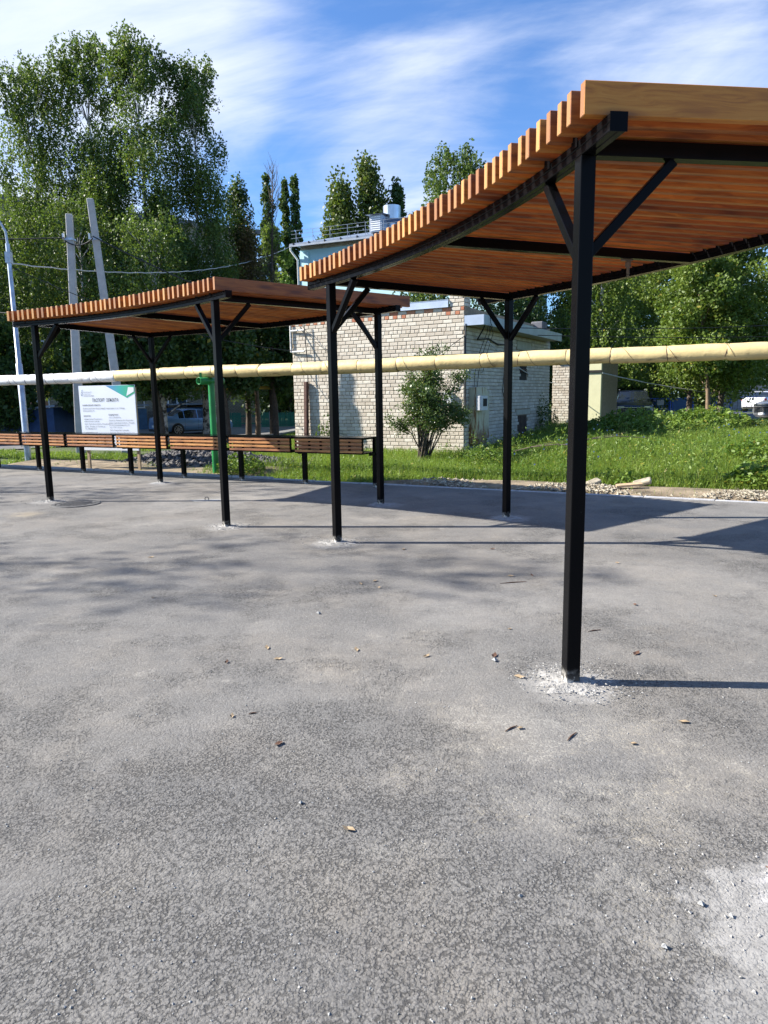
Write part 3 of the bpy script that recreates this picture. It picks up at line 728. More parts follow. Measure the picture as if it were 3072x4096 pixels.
def brick_building():
    t=thing('brick_building','low white silicate brick utility building with red bricks under its metal parapet','building',K)
    LF,LS=5.45,7.75; Zt=3.84
    O=Vector((0,0,0))
    U=Vector((0,0,1))
    mb=MB()
    cs=[O,BU*LF,BU*LF+BW*LS,BW*LS]
    vs=[Vector((c.x,c.y,z)) for z in (-.4,Zt) for c in cs]
    # recess mortar core a little behind the bricks
    mb.add(vs,[(0,1,5,4),(1,2,6,5),(2,3,7,6),(3,0,4,7),(4,5,6,7)]); recalc(mb.build('mortar_core',MAT['mortar'],t))
    nF=-BW; nS=-BU
    ms=[MAT['brick'],MAT['brickj'],MAT['redbrick'],MAT['redbrickj']]
    brick_wall(t,BU*LF,-BU,nF,LF,-.16,40,ms,pieces=300,red_rows=(0,1),seed=4)
    def skip(c,z): return (4.35<c<5.25 and -.2<z<.95) or (4.45<c<5.2 and 2.0<z<2.95) or (4.1<c<5.6 and (.95<z<1.12 or 2.95<z<3.25))
    brick_wall(t,O,BW,nS,LS,-.16,35,[MAT['brick'],MAT['brickside'],MAT['redbrick'],MAT['redbrickj']],skip=skip,seed=9,face=.02)
    # raised pier at the corner
    mb=MB(); pw=.42; pd=.40; c=BU*(pw/2)+BW*(pd/2); mb.box((c.x,c.y,(3.84+4.22)/2),(pw-.03,pd-.03,.38),(BU,BW,U)); mb.build('pier_core',MAT['mortar'],t)
    for (org,ud,nd,ln) in ((BU*pw+BW*.012,-BU,nF,pw),(BU*.012,BW,nS,pd)):
        brick_wall(t,org,ud,nd,ln,3.845,4,ms,seed=5,face=.016)
    mb=MB(); mb.box((c.x,c.y,4.26),(pw+.04,pd+.04,.03),(BU,BW,U)); mb.build('pier_cap',MAT['tar'],t)
    # metal parapet flashing in three lengths
    for a,b in ((.435,2.05),(2.054,3.7),(3.704,5.5)):
        mb=MB(); p=BU*((a+b)/2)-BW*.05; mb.box((p.x,p.y,3.935),(b-a,.012,.185),(BU,BW,U)); q=BU*((a+b)/2)+BW*.1; mb.box((q.x,q.y,4.032),(b-a,.33,.01),(BU,BW,U))
        q=BU*((a+b)/2)-BW*.062; mb.box((q.x,q.y,3.85),(b-a,.02,.015),(BU,BW,U)); mb.build('flashing',MAT['galvroof'],t)
    # roof slab overhanging the shaded side
    mb=MB(); a=-.02; Ls=7.3; c=-BU*.27+BW*(a+Ls/2); mb.box((c.x,c.y,3.475),(.52,Ls,.20),(BU,BW,U)); mb.build('roof_slab',MAT['lintel'],t)
    mb=MB(); c=-BU*.536+BW*(a+Ls/2); mb.box((c.x,c.y,3.48),(.01,Ls+.02,.25),(BU,BW,U)); c=-BU*.27+BW*(a-.006); mb.box((c.x,c.y,3.48),(.52,.01,.25),(BU,BW,U))
    mb.build('fascia',MAT['galvroof'],t)
    mb=MB(); c=BU*2.9+BW*3.85; mb.box((c.x,c.y,3.87),(5.0,7.1,.05),(BU,BW,U)); mb.build('roof',MAT['tar'],t)
    mb=MB(); c=-BU*.1+BW*6.1; mb.box((c.x,c.y,3.76),(.4,.5,.34),(BU,BW,U)); bevel(mb.build('vent_stack',MAT['tar'],t),.03)
    mb=MB(); c=-BU*.15+BW*5.0; mb.box((c.x,c.y,3.64),(.3,1.6,.06),(BU,BW,U)); mb.build('roof_sheet',MAT['zinc'],t)
    # openings on the shaded wall
    def onside(c0,c1,z0,z1,mat,nm,d=.02,depth=.02):
        mb=MB(); p=BW*((c0+c1)/2)-BU*d; mb.box((p.x,p.y,(z0+z1)/2),(depth,c1-c0,z1-z0),(BU,BW,U)); return mb.build(nm,mat,t)
    onside(4.47,5.17,2.02,2.93,MAT['dark'],'window',-.004,.014)
    for z in (2.3,2.36,2.6): onside(4.5,5.14,z,z+.03,MAT['rust'],'window_bar',.02,.015)
    onside(4.12,5.55,2.97,3.22,MAT['lintel'],'lintel',.016,.03)
    onside(4.12,5.58,.96,1.11,MAT['lintel'],'lintel',.016,.03)
    for k in range(4): onside(4.37+k*.215,4.37+k*.215+.205,-.1,.93,MAT['boards'],'door_board',.0+.003*(k%2),.03)
    # rusty meter cabinet with open leaf
    rust,tt,b=newmat('rusted_cream_sheet',.75); c=tt.n('ShaderNodeTexCoord').outputs['Object']
    st=tt.noise(tt.mapping(c,sc=(9,9,1.1)),2.0,6,.7); z=tt.n('ShaderNodeSeparateXYZ',{0:c}).outputs[2]
    f=tt.smooth(tt.math('ADD',st,tt.math('MULTIPLY',tt.smooth(z,1.2,.2),.14)),.52,.64)
    tt.t.links.new(tt.mix(f,(.50,.47,.33),(.20,.085,.035)),b.inputs['Base Color'])
    mb=MB(); p=BW*.62-BU*.14; mb.box((p.x,p.y,1.05),(.24,.70,1.5),(BU,BW,U)); bevel(mb.build('meter_cabinet',rust,t),.01)
    mb=MB(); p=BW*1.28-BU*.08; mb.box((p.x,p.y,1.05),(.06,.52,1.30),(BU,BW,U)); bevel(mb.build('cabinet_leaf',rust,t),.008)
    mb=MB(); p=BW*.35-BU*.36; mb.box((p.x,p.y,1.38),(.16,.42,.38),(BU,BW,U)); bevel(mb.build('meter_box',simple('meter_box_grey',(.55,.56,.58),.5,.2,.1,6),t),.01)
    mb=MB(); p=BW*.35-BU*.445; mb.box((p.x,p.y,1.40),(.01,.26,.2),(BU,BW,U)); mb.build('meter_window',MAT['dark'],t)
    # small white box on the front wall
    mb=MB(); p=BU*.43-BW*.07; mb.box((p.x,p.y,1.52),(.24,.12,.30),(BU,BW,U)); bevel(mb.build('junction_box',MAT['white'],t),.01)
    for dx in (.05,-.06):
        mb=MB(); p=BU*(.43+dx)-BW*.134; mb.box((p.x,p.y,1.58),(.06 if dx>0 else .04,.008,.06),(BU,BW,U)); mb.build('box_window',MAT['dark'],t)
    # brown steel channel against the wall, white bracket frame at left edge
    mb=MB(); a=BU*4.98-BW*.14; b_=BU*4.93-BW*.10; mb.bar((a.x,a.y,-.3),(b_.x,b_.y,2.05),.10,.12,BW); bevel(mb.build('steel_channel',MAT['rust'],t),.006)
    mb=MB(); e=BU*5.46-BW*.06
    mb.tube([(e.x,e.y,3.72),(e.x,e.y,2.92)],.028,8)
    for z in (3.52,2.92):
        q=BU*4.95-BW*.10; mb.tube([(e.x,e.y,z),(q.x,q.y,z)],.026,8)
    mb.build('bracket_frame',simple('white_rusty_tube',(.62,.60,.57),.6,0,.3,14),t)
    # cables
    def cab(pts,r=.012,m='wire'): 
        mb=MB(); mb.tube(pts,r,5); return mb.build('cable',MAT[m],t)
    def F(u,w_,z): p=BU*u+BW*w_; return (p.x,p.y,z)
    cab([F(4.93,-.12,3.7),F(4.9,-.11,3.2),F(4.86,-.11,2.6),F(4.85,-.12,2.05)],.014)
    cab([F(5.0,-.12,3.65),F(4.6,-.11,3.2),F(4.0,-.09,2.75),F(3.6,-.08,2.5),F(3.3,-.09,2.35)],.008)
    cab([F(-.05,-.03,3.4),F(-.04,-.03,2.9),F(-.04,-.03,1.9),F(-.05,-.03,1.3),F(.05,-.05,1.0),F(.22,-.06,.98),F(.2,-.05,1.3)],.022)
    cab([F(-.03,-.05,3.1),F(.5,-.3,2.7),F(1.0,-.4,2.35),F(1.6,-.3,2.1)],.010)
    cab([F(-.5,.35,3.55),F(-.3,.5,3.25),F(-.08,.7,3.05),F(-.06,1.6,3.12),F(-.06,2.4,3.0),F(-.06,3.6,3.08)],.020)
    for w0,zb in ((.55,1.6),(.8,1.75),(1.1,2.2)):
        cab([F(-.5,.45,3.5),F(-.45,w0*.8,3.2),F(-.2,w0,2.7),F(-.06,w0+.05,2.2),F(-.05,w0-.03,zb)],.008)
    cab([F(-.05,2.95,2.8),F(-.05,2.9,2.2),F(-.05,2.78,1.7),F(-.05,2.95,1.45),F(-.05,3.2,1.25),F(-.05,3.1,1.55),F(-.05,2.95,2.1)],.012)
    cab([F(-.55,.4,3.55),F(-.62,.25,3.4),F(-.5,.7,3.35),F(-.55,.35,3.2),F(-.5,.6,3.5)],.01)
    return t
brick_building()
def annex():
    o=Vector((6.78,28.6,0)); t=thing('brick_annex','second white brick shed with a pale yellow plastered end, behind the first one','building',o)
    U=Vector((0,0,1)); L=1.93
    mb=MB(); c=-BU*(L/2)+BW*1.5; mb.box((c.x,c.y,1.3),(L,2.96,3.4),(BU,BW,U)); mb.build('wall',MAT['mortar'],t)
    brick_wall(t,-BU*.0+BW*.0,-BU,-BW,1.35,-.2,32,[MAT['brick'],MAT['brickj'],MAT['redbrick'],MAT['redbrickj']],seed=12,face=.016)
    mb=MB(); c=-BU*(1.36+.285)-BW*.05; mb.box((c.x,c.y,1.35),(.57,.16,3.3),(BU,BW,U)); bevel(mb.build('plastered_wall',MAT['yellowplaster'],t),.01)
    mb=MB(); c=-BU*(1.36+.285)-BW*.15; mb.box((c.x,c.y,2.42),(.60,.06,.09),(BU,BW,U)); mb.build('band',MAT['dark'],t)
    mb=MB(); c=-BU*(1.12)-BW*.09; mb.box((c.x,c.y,1.62),(.34,.14,.62),(BU,BW,U)); bevel(mb.build('meter_box',simple('grey_box',(.42,.44,.46),.5,.2,.1,6),t),.01)
    mb=MB(); c=-BU*(L/2)+BW*1.4; mb.box((c.x,c.y,3.08),(L+.3,3.3,.12),(BU,BW,U)); mb.build('roof',MAT['tar'],t)
annex()
# ------------------------------------------------------------------ blue house behind
def blue_house():
    az=R(-66); UH=Vector((-math.sin(az),-math.cos(az),0)) # along facade towards right / camera
    UH=Vector((.914,-.407,0)); NH=Vector((-.407,-.914,0)); WH=-NH; U=Vector((0,0,1))
    o=Vector((-4.85,45,.25)); t=thing('blue_house','pale blue plastered house with brick eaves band, roof railing and steel chimney','building',o)
    L=13; H=10.15
    pb=simple('pale_blue_plaster',(.52,.78,.84),.85,0,.05,1.2,.15,12)
    mb=MB(); c=UH*(L/2)+WH*5; mb.box((c.x,c.y,H/2-.6),(L,10,H+1.2),(UH,WH,U)); mb.build('wall',pb,t)
    mb=MB(); c=UH*(L/2)+WH*5; mb.box((c.x,c.y,H+.13),(L-.04,9.96,.26),(UH,WH,U)); mb.build('eaves_wall',MAT['mortar'],t)
    brick_wall(t,UH*.0+WH*.02,UH,NH,L,H+.01,3,[MAT['brick'],MAT['brickj'],MAT['redbrick'],MAT['redbrickj']],seed=21,rh=.088,face=.02)
    # corner pilaster
    mb=MB(); c=UH*.3-WH*.05; mb.box((c.x,c.y,H/2),(.58,.1,H-.3),(UH,WH,U)); mb.build('pilaster',pb,t)
    # roof: slope rising away
    mb=MB(); A=UH*-.45-WH*.5; B=UH*(L+.4)-WH*.5; C=UH*(L+.4)+WH*5; D=UH*-.45+WH*5; z0=H+.34; z1=H+1.8
    D2=UH*2.6+WH*5
    vs=[(A.x,A.y,z0),(B.x,B.y,z0),(C.x,C.y,z1),(D2.x,D2.y,z1),(A.x,A.y,z0-.1),(B.x,B.y,z0-.1),(UH*-.45+WH*10).to_tuple()[:2]+(z0,),(UH*(L+.4)+WH*10).to_tuple()[:2]+(z0,)]
    mb.add(vs,[(0,1,2,3),(0,4,5,1),(0,3,6),(3,2,7,6)]); recalc(mb.build('roof',MAT['slate'],t))
    mb=MB(); a=A+Vector((0,0,z0-.14));b=B+Vector((0,0,z0-.14)); mb.bar(a,b,.06,.10); mb.build('gutter',MAT['galvroof'],t)
    for k in range(14):
        mb=MB(); p=A+(B-A)*(k/13+.02); mb.box((p.x,p.y,z0-.02),(.05,.08,.12),(UH,WH,U)); mb.build('snow_clip',MAT['dark'],t)
    mb=MB(); dp=UH*-.12-WH*.12; q=UH*-.42-WH*.42; mb.tube([(q.x,q.y,z0-.15),(q.x,q.y,z0-.35),(dp.x,dp.y,z0-.9),(dp.x,dp.y,-.4)],.06,8); mb.build('downpipe',MAT['white'],t)
    # railing
    for k in range(12):
        mb=MB(); p=A+WH*.25+(B-A)*((k+.3)/12); mb.box((p.x,p.y,z0+.42),(.022,.022,.72),(UH,WH,U)); 
        mb.bar((p.x,p.y,z0+.45),(p.x+WH.x*.45,p.y+WH.y*.45,z0+.14),.02,.02); mb.build('railing_post',MAT['slate'],t)
    for z in (.35,.58,.78):
        mb=MB(); a=A+WH*.25+Vector((0,0,z0+z)); b=B+WH*.25+Vector((0,0,z0+z)); mb.bar(a,b,.016,.016); mb.build('rail',MAT['slate'],t)
    # louvred dormer
    mb=MB(); c=UH*4.6+WH*1.9; zc=z0+.95; mb.box((c.x,c.y,zc),(.80,1.8,.95),(UH,WH,U)); d=mb.build('dormer',MAT['galvroof'],t)
    for k in range(7):
        mb=MB(); p=UH*4.6+WH*.985; mb.box((p.x,p.y,zc-.36+k*.12),(.62,.03,.06),(UH,WH,U)); mb.build('louvre',MAT['white'],d)
    mb=MB(); a=UH*4.6+WH*1.8; mb.add([(a-UH*.6-WH*1).to_tuple()[:2]+(zc+.49,),(a+UH*.6-WH*1).to_tuple()[:2]+(zc+.49,),(a+UH*.6+WH*1.4).to_tuple()[:2]+(zc+.75,),(a-UH*.6+WH*1.4).to_tuple()[:2]+(zc+.75,)],[(0,1,2,3)]); mb.build('dormer_roof',MAT['galvroof'],d)
    # steel chimney
    mb=MB(); c=UH*5.15+WH*2.2; x,y=c.x,c.y; zb=z0-.10
    mb.tube([(x,y,zb),(x,y,zb+1.45)],.27,20,smooth=False); mb.build('chimney_pipe',MAT['zinc'],t)
    mb=MB(); mb.tube([(x,y,zb+1.2),(x,y,zb+1.42)],[.33,.56],24,smooth=False); mb.tube([(x,y,zb+1.42),(x,y,zb+2.2)],.53,24,smooth=False); mb.build('chimney_cowl',MAT['zinc'],t)
    mb=MB(); 
    for z in (zb+.3,zb+.85): mb.tube([(x,y,z),(x,y,z+.04)],.285,20)
    mb.build('chimney_band',MAT['zinc'],t)
    # windows on the facade (mostly hidden)
    for k in (4.2,7.4,10.4):
        for z in (2.2,5.4,8.2):
            if z>8 and k<9: continue
            mb=MB(); p=UH*k-WH*.02; mb.box((p.x,p.y,z),(1.3,.08,1.4),(UH,WH,U)); w_=mb.build('window',MAT['white'],t)
            mb=MB(); p=UH*k-WH*.065; mb.box((p.x,p.y,z),(1.12,.02,1.22),(UH,WH,U)); mb.build('pane',MAT['winglass'],w_)
blue_house()
# ------------------------------------------------------------------ shaded apartment block on the left
def apartments():
    A=Vector((-34,38,0)); B=Vector((-9.5,56,0)); UH=(B-A).normalized(); WH=Vector((-UH.y,UH.x,0)); U=Vector((0,0,1)); L=(B-A).length
    t=thing('apartment_block','grey-brown brick apartment block hidden in shade behind the birches','building',A)
    m,tt,b=newmat('far_brickwork',.9); c=tt.n('ShaderNodeTexCoord').outputs['Object']
    rot=tt.mapping(c,rot=(0,0,-math.atan2(UH.y,UH.x))); sx=tt.n('ShaderNodeSeparateXYZ',{0:rot}); v=tt.n('ShaderNodeCombineXYZ',{0:sx.outputs[0],1:sx.outputs[2],2:0.0})
    br=tt.n('ShaderNodeTexBrick',{'Color1':(.36,.32,.25,1),'Color2':(.30,.26,.20,1),'Mortar':(.12,.10,.08,1),'Scale':1.0,'Mortar Size':.012,'Brick Width':.26,'Row Height':.1}); tt.t.links.new(v.outputs[0],br.inputs['Vector'])
    tt.t.links.new(br.outputs[0],b.inputs['Base Color'])
    c=UH*(L/2)+WH*6; mb=MB(); mb.box((c.x,c.y,6.5),(L,12,14.5),(UH,WH,U)); mb.build('wall',m,t)
    mb=MB(); mb.box((c.x,c.y,13.9),(L+.8,12.8,.3),(UH,WH,U)); mb.build('roof',MAT['tar'],t)
    for fl in range(4):
        for k in range(9):
            x=2+k*3.1; z=1.75+fl*3.0
            mb=MB(); p=UH*x-WH*.03; mb.box((p.x,p.y,z),(1.45,.10,1.45),(UH,WH,U)); w_=mb.build('window',MAT['white'],t)
            for dx in (-.36,.36):
                mb=MB(); p=UH*(x+dx)-WH*.085; mb.box((p.x,p.y,z),(.56,.02,1.24),(UH,WH,U)); mb.build('pane',MAT['winglass'],w_)
    # blue boarded porches
    for k,x in enumerate((6.5,12.5,19,24.3)):
        mb=MB(); p=UH*x-WH*1.0; mb.box((p.x,p.y,.25),(3.6,2.0,1.5),(UH,WH,U)); pr=mb.build('porch',MAT['bluedark'],t)
        mb=MB(); mb.box((p.x,p.y,1.25),(3.9,2.3,.08),(UH,WH,Vector((0,0,1)))); mb.build('porch_roof',MAT['slate'],pr)
apartments()
def blue_shed():
    t=thing('blue_shed','low dark blue shed with sloping roof behind the lamp post','shed',(-17.6,30.2,float(gz(-17.6,30.2))),R(-8))
    mb=MB()
    vs=[(-4.5,0,0),(4.0,0,0),(4.0,0,1.45),(-4.5,0,.75),(-4.5,3,0),(4.0,3,0),(4.0,3,1.45),(-4.5,3,.75)]
    mb.add(vs,[(0,1,2,3),(1,5,6,2),(5,4,7,6),(4,0,3,7)]); recalc(mb.build('wall',MAT['bluepaint'] if 0 else simple('dark_blue_boards',(.02,.06,.16),.6,0,.2,4),t))
    mb=MB(); mb.add([(-4.7,-.2,.72),(4.2,-.2,1.48),(4.2,3.2,1.6),(-4.7,3.2,.84),(-4.7,-.2,.78),(4.2,-.2,1.56),(4.2,3.2,1.68),(-4.7,3.2,.92)],[(0,1,5,4),(4,5,6,7),(1,2,6,5),(0,3,7,4)]); recalc(mb.build('roof',MAT['slate'],t))
    for k in range(9):
        mb=MB(); mb.box((-4+k*.95,-.012,.36+.04*k),(.06,.02,.7+.075*k)); mb.build('batten',MAT['bluedark'],t)
blue_shed()
# ------------------------------------------------------------------ posts, poles, lines
def lamp_post():
    x,y=-9.78,19.5; z=float(gz(x,y)); t=thing('lamp_post','galvanised lamp post with curved arm at the left edge','lamp post',(x,y,z))
    mb=MB(); mb.tube([(0,0,-.1),(0,0,2.6),(0,0,2.62),(0,0,5.7)],[.085,.085,.065,.055],14); mb.build('pole',MAT['galv'],t)
    mb=MB(); mb.tube([(0,0,5.7),(-.02,0,6.0),(-.16,-.05,6.3),(-.5,-.15,6.5),(-1.4,-.5,6.6)],.032,10); mb.build('arm',MAT['galv'],t)
    mb=MB(); mb.tube([(0,0,.42),(0,0,.45)],.16,12); mb.build('flange',MAT['galv'],t)
    for k in range(4):
        a=k*math.pi/2+.4; mb=MB(); mb.tube([(.13*math.cos(a),.13*math.sin(a),.38),(.13*math.cos(a),.13*math.sin(a),.53)],.014,6); mb.build('bolt',MAT['galv'],t)
    mb=MB(); mb.box((-1.6,-.57,6.6),(.5,.22,.08)); bevel(mb.build('lamp_head',MAT['galv'],t),.02)
    mb=MB(); mb.box((0,0,5.35),(.14,.14,.28)); mb.build('clamp',MAT['galv'],t)
lamp_post()
def conc_pole(p,top,label):
    t=thing('concrete_pole',label,'utility pole',(p[0],p[1],p[2]),0,'tall square concrete utility poles behind the board')
    q=Vector(top)-Vector(p); mb=MB(); d=q.normalized(); sx=Vector((1,.25,0)).normalized(); sy=d.cross(sx).normalized(); sx=sy.cross(d)
    vs=[]
    for f,wd in ((0,.125),(1,.088)):
        c=q*f
        for a,b in ((-1,-1),(1,-1),(1,1),(-1,1)): vs.append(c+sx*(a*wd)+sy*(b*wd))
    mb.add(vs,[(0,1,5,4),(1,2,6,5),(2,3,7,6),(3,0,4,7),(4,5,6,7)]); bevel(recalc(mb.build('shaft',MAT['concrete'],t)),.012)
    return t
g0=float(gz(-8.9,21)); 
t1=conc_pole((-8.95,21,g0),(-8.72,21,6.78),'upright concrete pole, the left and shorter one of the pair')
t2=conc_pole((-7.72,21.3,g0),(-8.1,21,7.18),'leaning concrete pole, the right and taller one of the pair')
for t_,c in ((t1,Vector((.23,0,6.78))-Vector((0,0,0))),(t2,Vector((-.38,-.3,7.18)))):
    mb=MB(); z=6.05-g0; mb.box((c.x*.86,c.y*.8-.0,z+.05),(.24,.24,.06)); mb.build('band',MAT['galv'],t_)
    mb=MB(); mb.box((c.x*.85-.14,c.y*.8-.1,z+.12),(.05,.05,.16)); mb.build('insulator',MAT['white'],t_)
def sagline(name,a,b,sag,r,mat,label,cat='cable',n=18,group=None,wig=0):
    a=Vector(a);b=Vector(b); pts=[]
    for i in range(n+1):
        f=i/n; p=a.lerp(b,f); p.z-=4*sag*f*(1-f)
        if wig: p.z+=wig*math.sin(i*2.1); 
        pts.append(p)
    mb=MB(); o0=pts[0].copy(); mb.tube([p-o0 for p in pts],r,5); o=mb.build(name,MAT[mat] if isinstance(mat,str) else mat,None,o0); return tag(o,label,cat,group)
sagline('overhead_wire',(-9.72,19.5,5.2),(-5.3,44.6,10.6),.75,.018,'wire_pale','pale twisted overhead wire from the lamp post to the blue house',n=60,wig=.012)
sagline('overhead_wire',(-8.85,20.85,6.12),(-20,20.0,6.2),.1,.018,'wire','dark overhead wire leaving the left concrete pole to the left')
sagline('overhead_wire',(-8.85,20.85,6.05),(-8.05,20.85,6.1),.16,.018,'wire','short dark wire hanging between the two concrete poles')
sagline('overhead_wire',(-8.05,20.85,6.15),(-2.55,21.2,3.75),.12,.018,'wire','dark overhead wire running down from the right concrete pole to the brick building')
sagline('overhead_wire',(-14,22.5,4.5),(-7.85,21.0,4.15),.12,.014,'wire','thin dark wire crossing low behind the left pole')
sagline('overhead_wire',(-9.7,19.5,5.1),(-2.6,21.3,2.95),.35,.010,'wire','thinnest dark wire slanting from the lamp post down to the brick building')
sagline('overhead_wire',(3.2,20.3,3.45),(24,30,4.9),.35,.012,'wire','upper thin wire crossing in front of the trees on the right')
sagline('overhead_wire',(4.3,22.3,3.4),(24,26,3.95),.3,.012,'wire','lower thin wire crossing in front of the trees on the right')
sagline('loose_cable',(8.42,27.5,2.35),(24.5,33.5,1.85),.75,.022,'wire_pale','sagging pale cable strung from the yellow plastered wall over the parking','cable',n=40,wig=.006)
sagline('loose_cable',(2.75,18.7,2.95),(6.9,28.3,2.0),.25,.016,'wire_pale','slack cable between the brick building and the annex','cable')
# yellow gas pipe
def gas_pipe():
    t=thing('gas_pipe','thin yellow gas pipe on posts behind the board and counters','pipe',(-12,33,0))
    o=Vector((-12,33,0)); mb=MB()
    P=[(-22,31.0,2.0),(-14.6,33,1.98)]
    mb.tube([Vector(p)-o for p in P],.085,10); mb.build('run',MAT['gasyellow'],t)
    mb=MB(); mb.tube([Vector((-14.6,33,2.0))-o,Vector((-14.6,33,-.5))-o],.085,10); mb.build('riser',MAT['gasyellow'],t)
    mb=MB(); mb.tube([Vector((-13.2,34,2.07))-o,Vector((-4.5,35.5,2.1))-o],.085,10); mb.build('run',MAT['gasyellow'],t)
    for x in (-12.9,-8.2): mb=MB(); mb.tube([Vector((x,34.1+.17*(x+13),2.0))-o,Vector((x,34.1+.17*(x+13),-.5))-o],.05,8); mb.build('riser',MAT['bluedark'],t)
gas_pipe()
# ------------------------------------------------------------------ fences
def picket_fence():
    a=Vector((-12.5,50.5,0)); b=Vector((-3.2,47.5,0)); d=(b-a); L=d.length; d.normalize()
    t=thing('picket_fence','green wooden picket fence across the far end of the yard','fence',(a.x,a.y,-.42))
    me=None; n=int(L/.11)
    for i in range(n):
        p=d*(i*.11); wht=(i%17==9)
        if i in range(26,40): continue
        if me is None:
            mb=MB(); mb.add([(-.045,0,0),(.045,0,0),(.045,0,1.0),(0,0,1.08),(-.045,0,1.0),(-.045,.02,0),(.045,.02,0),(.045,.02,1.0),(0,.02,1.08),(-.045,.02,1.0)],[(0,1,2,3,4),(9,8,7,6,5),(0,5,6,1),(1,6,7,2),(2,7,8,3),(3,8,9,4),(4,9,5,0)])
            o=mb.build('picket',MAT['greenfence'],t); me=o
        else: o=me.copy(); col.objects.link(o)
        o.location=(p.x,p.y,random.uniform(-.02,.02)); o.rotation_euler=(0,random.uniform(-.02,.02),math.atan2(d.y,d.x))
    for z in (.3,.8):
        mb=MB(); mb.bar(Vector((0,.04,z)),Vector((d.x*L,d.y*L+.04,z)),.03,.07); mb.build('rail',MAT['greenfence'],t)
    for i in (1,5.0,7.1,9.2):
        mb=MB(); p=d*i; mb.box((p.x,p.y-.02,.55),(.05,.05,1.1)); mb.build('post',MAT['galv'],t)
picket_fence()
def picket2():
    a=Vector((-21,27.5,0)); b=Vector((-12.6,34,0)); d=(b-a);L=d.length;d.normalize()
    t=thing('picket_fence','low dark weathered picket fence by the blue shed','fence',(a.x,a.y,-.3)); me=None
    for i in range(int(L/.16)):
        p=d*(i*.16)
        if me is None:
            mb=MB(); mb.box((0,0,.3),(.07,.02,.62)); o=mb.build('picket',MAT['boards'],t); me=o
        else: o=me.copy(); col.objects.link(o)
        o.location=(p.x,p.y,random.uniform(-.05,.03)); o.rotation_euler=(0,random.uniform(-.07,.07),math.atan2(d.y,d.x))
    mb=MB(); mb.bar(Vector((0,.03,.35)),Vector((d.x*L,d.y*L+.03,.35)),.03,.06); mb.build('rail',MAT['boards'],t)
picket2()
def blue_fence():
    o=Vector((17.2,45,0)); t=thing('metal_fence','blue painted metal fence with ring-patterned gate behind the parked cars','fence',o)
    def P(x,z,dy=0): return Vector((x,.12*x+dy,z))
    X0=-9.5
    def post(x,h=1.45,r=.06): mb=MB(); mb.tube([P(x,0),P(x,h)],r,10); mb.build('post',MAT['bluepaint'],t)
    for x,h in ((-.75,1.3),(.95,1.5),(2.45,1.3),(4.5,1.45),(5.0,1.3),(9.6,1.3),(10.2,1.3),(14,1.3)): post(x,h)
    for x0,x1 in ((-9,-2.5),(5.0,14)):
        for z in (.25,1.2):
            mb=MB(); mb.bar(P(x0,z),P(x1,z),.04,.05); mb.build('rail',MAT['bluepaint'],t)
        n=int((x1-x0)/.32)
        for k in range(n): mb=MB(); mb.bar(P(x0+(k+.5)*.32,.25),P(x0+(k+.5)*.32,1.2),.018,.018); mb.build('bar',MAT['darktrim'],t)
    # gate leaf with rings
    g=MB()
    for a,b in ((P(-.7,.2),P(.9,.2)),(P(-.7,1.2),P(.9,1.2)),(P(-.7,.2),P(-.7,1.2)),(P(.9,.2),P(.9,1.2))): g.bar(a,b,.04,.05,Vector((0,1,0)))
    gl=g.build('gate_leaf',MAT['bluepaint'],t)
    for i in range(4):
        for j in range(3):
            mb=MB(); c=P(-.45+i*.4,.38+j*.32); mb.tube([c+Vector((.13*math.cos(q),0,.13*math.sin(q))) for q in np.linspace(0,6.2832,9)],.014,5,cap=False); mb.build('ring',MAT['bluepaint'],gl)
    mb=MB(); mb.box(P(.3,.95,-.05),(.42,.02,.34)); mb.build('notice',simple('weathered_notice',(.5,.46,.38),.8,0,.2,8),gl)
    g=MB()
    for a,b in ((P(1.1,.2),P(2.35,.2)),(P(1.1,1.2),P(2.35,1.2)),(P(1.1,.2),P(1.1,1.2)),(P(2.35,.2),P(2.35,1.2))): g.bar(a,b,.04,.05,Vector((0,1,0)))
    g.build('gate_leaf',MAT['bluepaint'],t)
    mb=MB(); mb.box(P(1.7,.7,.02),(1.2,.02,.98)); mb.build('gate_infill',MAT['bluedark'],t)
    for k in range(6): mb=MB(); mb.tube([P(3.6+k*.13,.2),P(3.66+k*.13,.8),P(3.58+k*.13,1.5+.05*(k%3))],.025,6); mb.build('wave_bar',MAT['bluepaint'],t)
blue_fence()
def board2():
    t=thing('notice_board','menu-like notice board with round pictures on its border and СЮТ heading','sign',(14.35,46.2,0),R(4))
    mb=MB(); mb.box((0,0,1.6),(1.30,.03,.86)); mb.build('panel',MAT['whiteflat'],t)
    for x in (-.6,.6): mb=MB(); mb.box((x,.04,.9),(.05,.05,1.8)); mb.build('post',MAT['darktrim'],t)
    cols=[(.5,.12,.05),(.55,.35,.06),(.1,.3,.08),(.08,.15,.4),(.35,.18,.08)]; k=0
    pos=[(-.55+i*.17,1.24) for i in range(7)]+[(.56,1.9),(.58,1.72),(.56,1.53),(.57,1.36),(-.57,1.92),(-.58,1.45)]
    for i,(x,z) in enumerate(pos):
        mb=MB(); mb.add([(x+.06*math.cos(a),-.018,z+.055*math.sin(a)) for a in np.linspace(0,6.2832,13)[:-1]],[tuple(range(12))]); mb.build('picture',simple('print_colour_%d'%i,cols[i%5],.6,0,.4,30),t)
    text_mesh([('СЮТ',-.08,1.72,.24,.9,'CENTER',0)],[simple('brown_print',(.18,.03,.02),.6,0,0)],t,'lettering').location.y=-.018
    mb=MB()
    for i in range(5):
        for x in (-.25,.18): mb.box((x,-.018,1.60-i*.055),(.30,.002,.018))
    mb.build('text_lines',MAT['textgrey'],t)
board2()
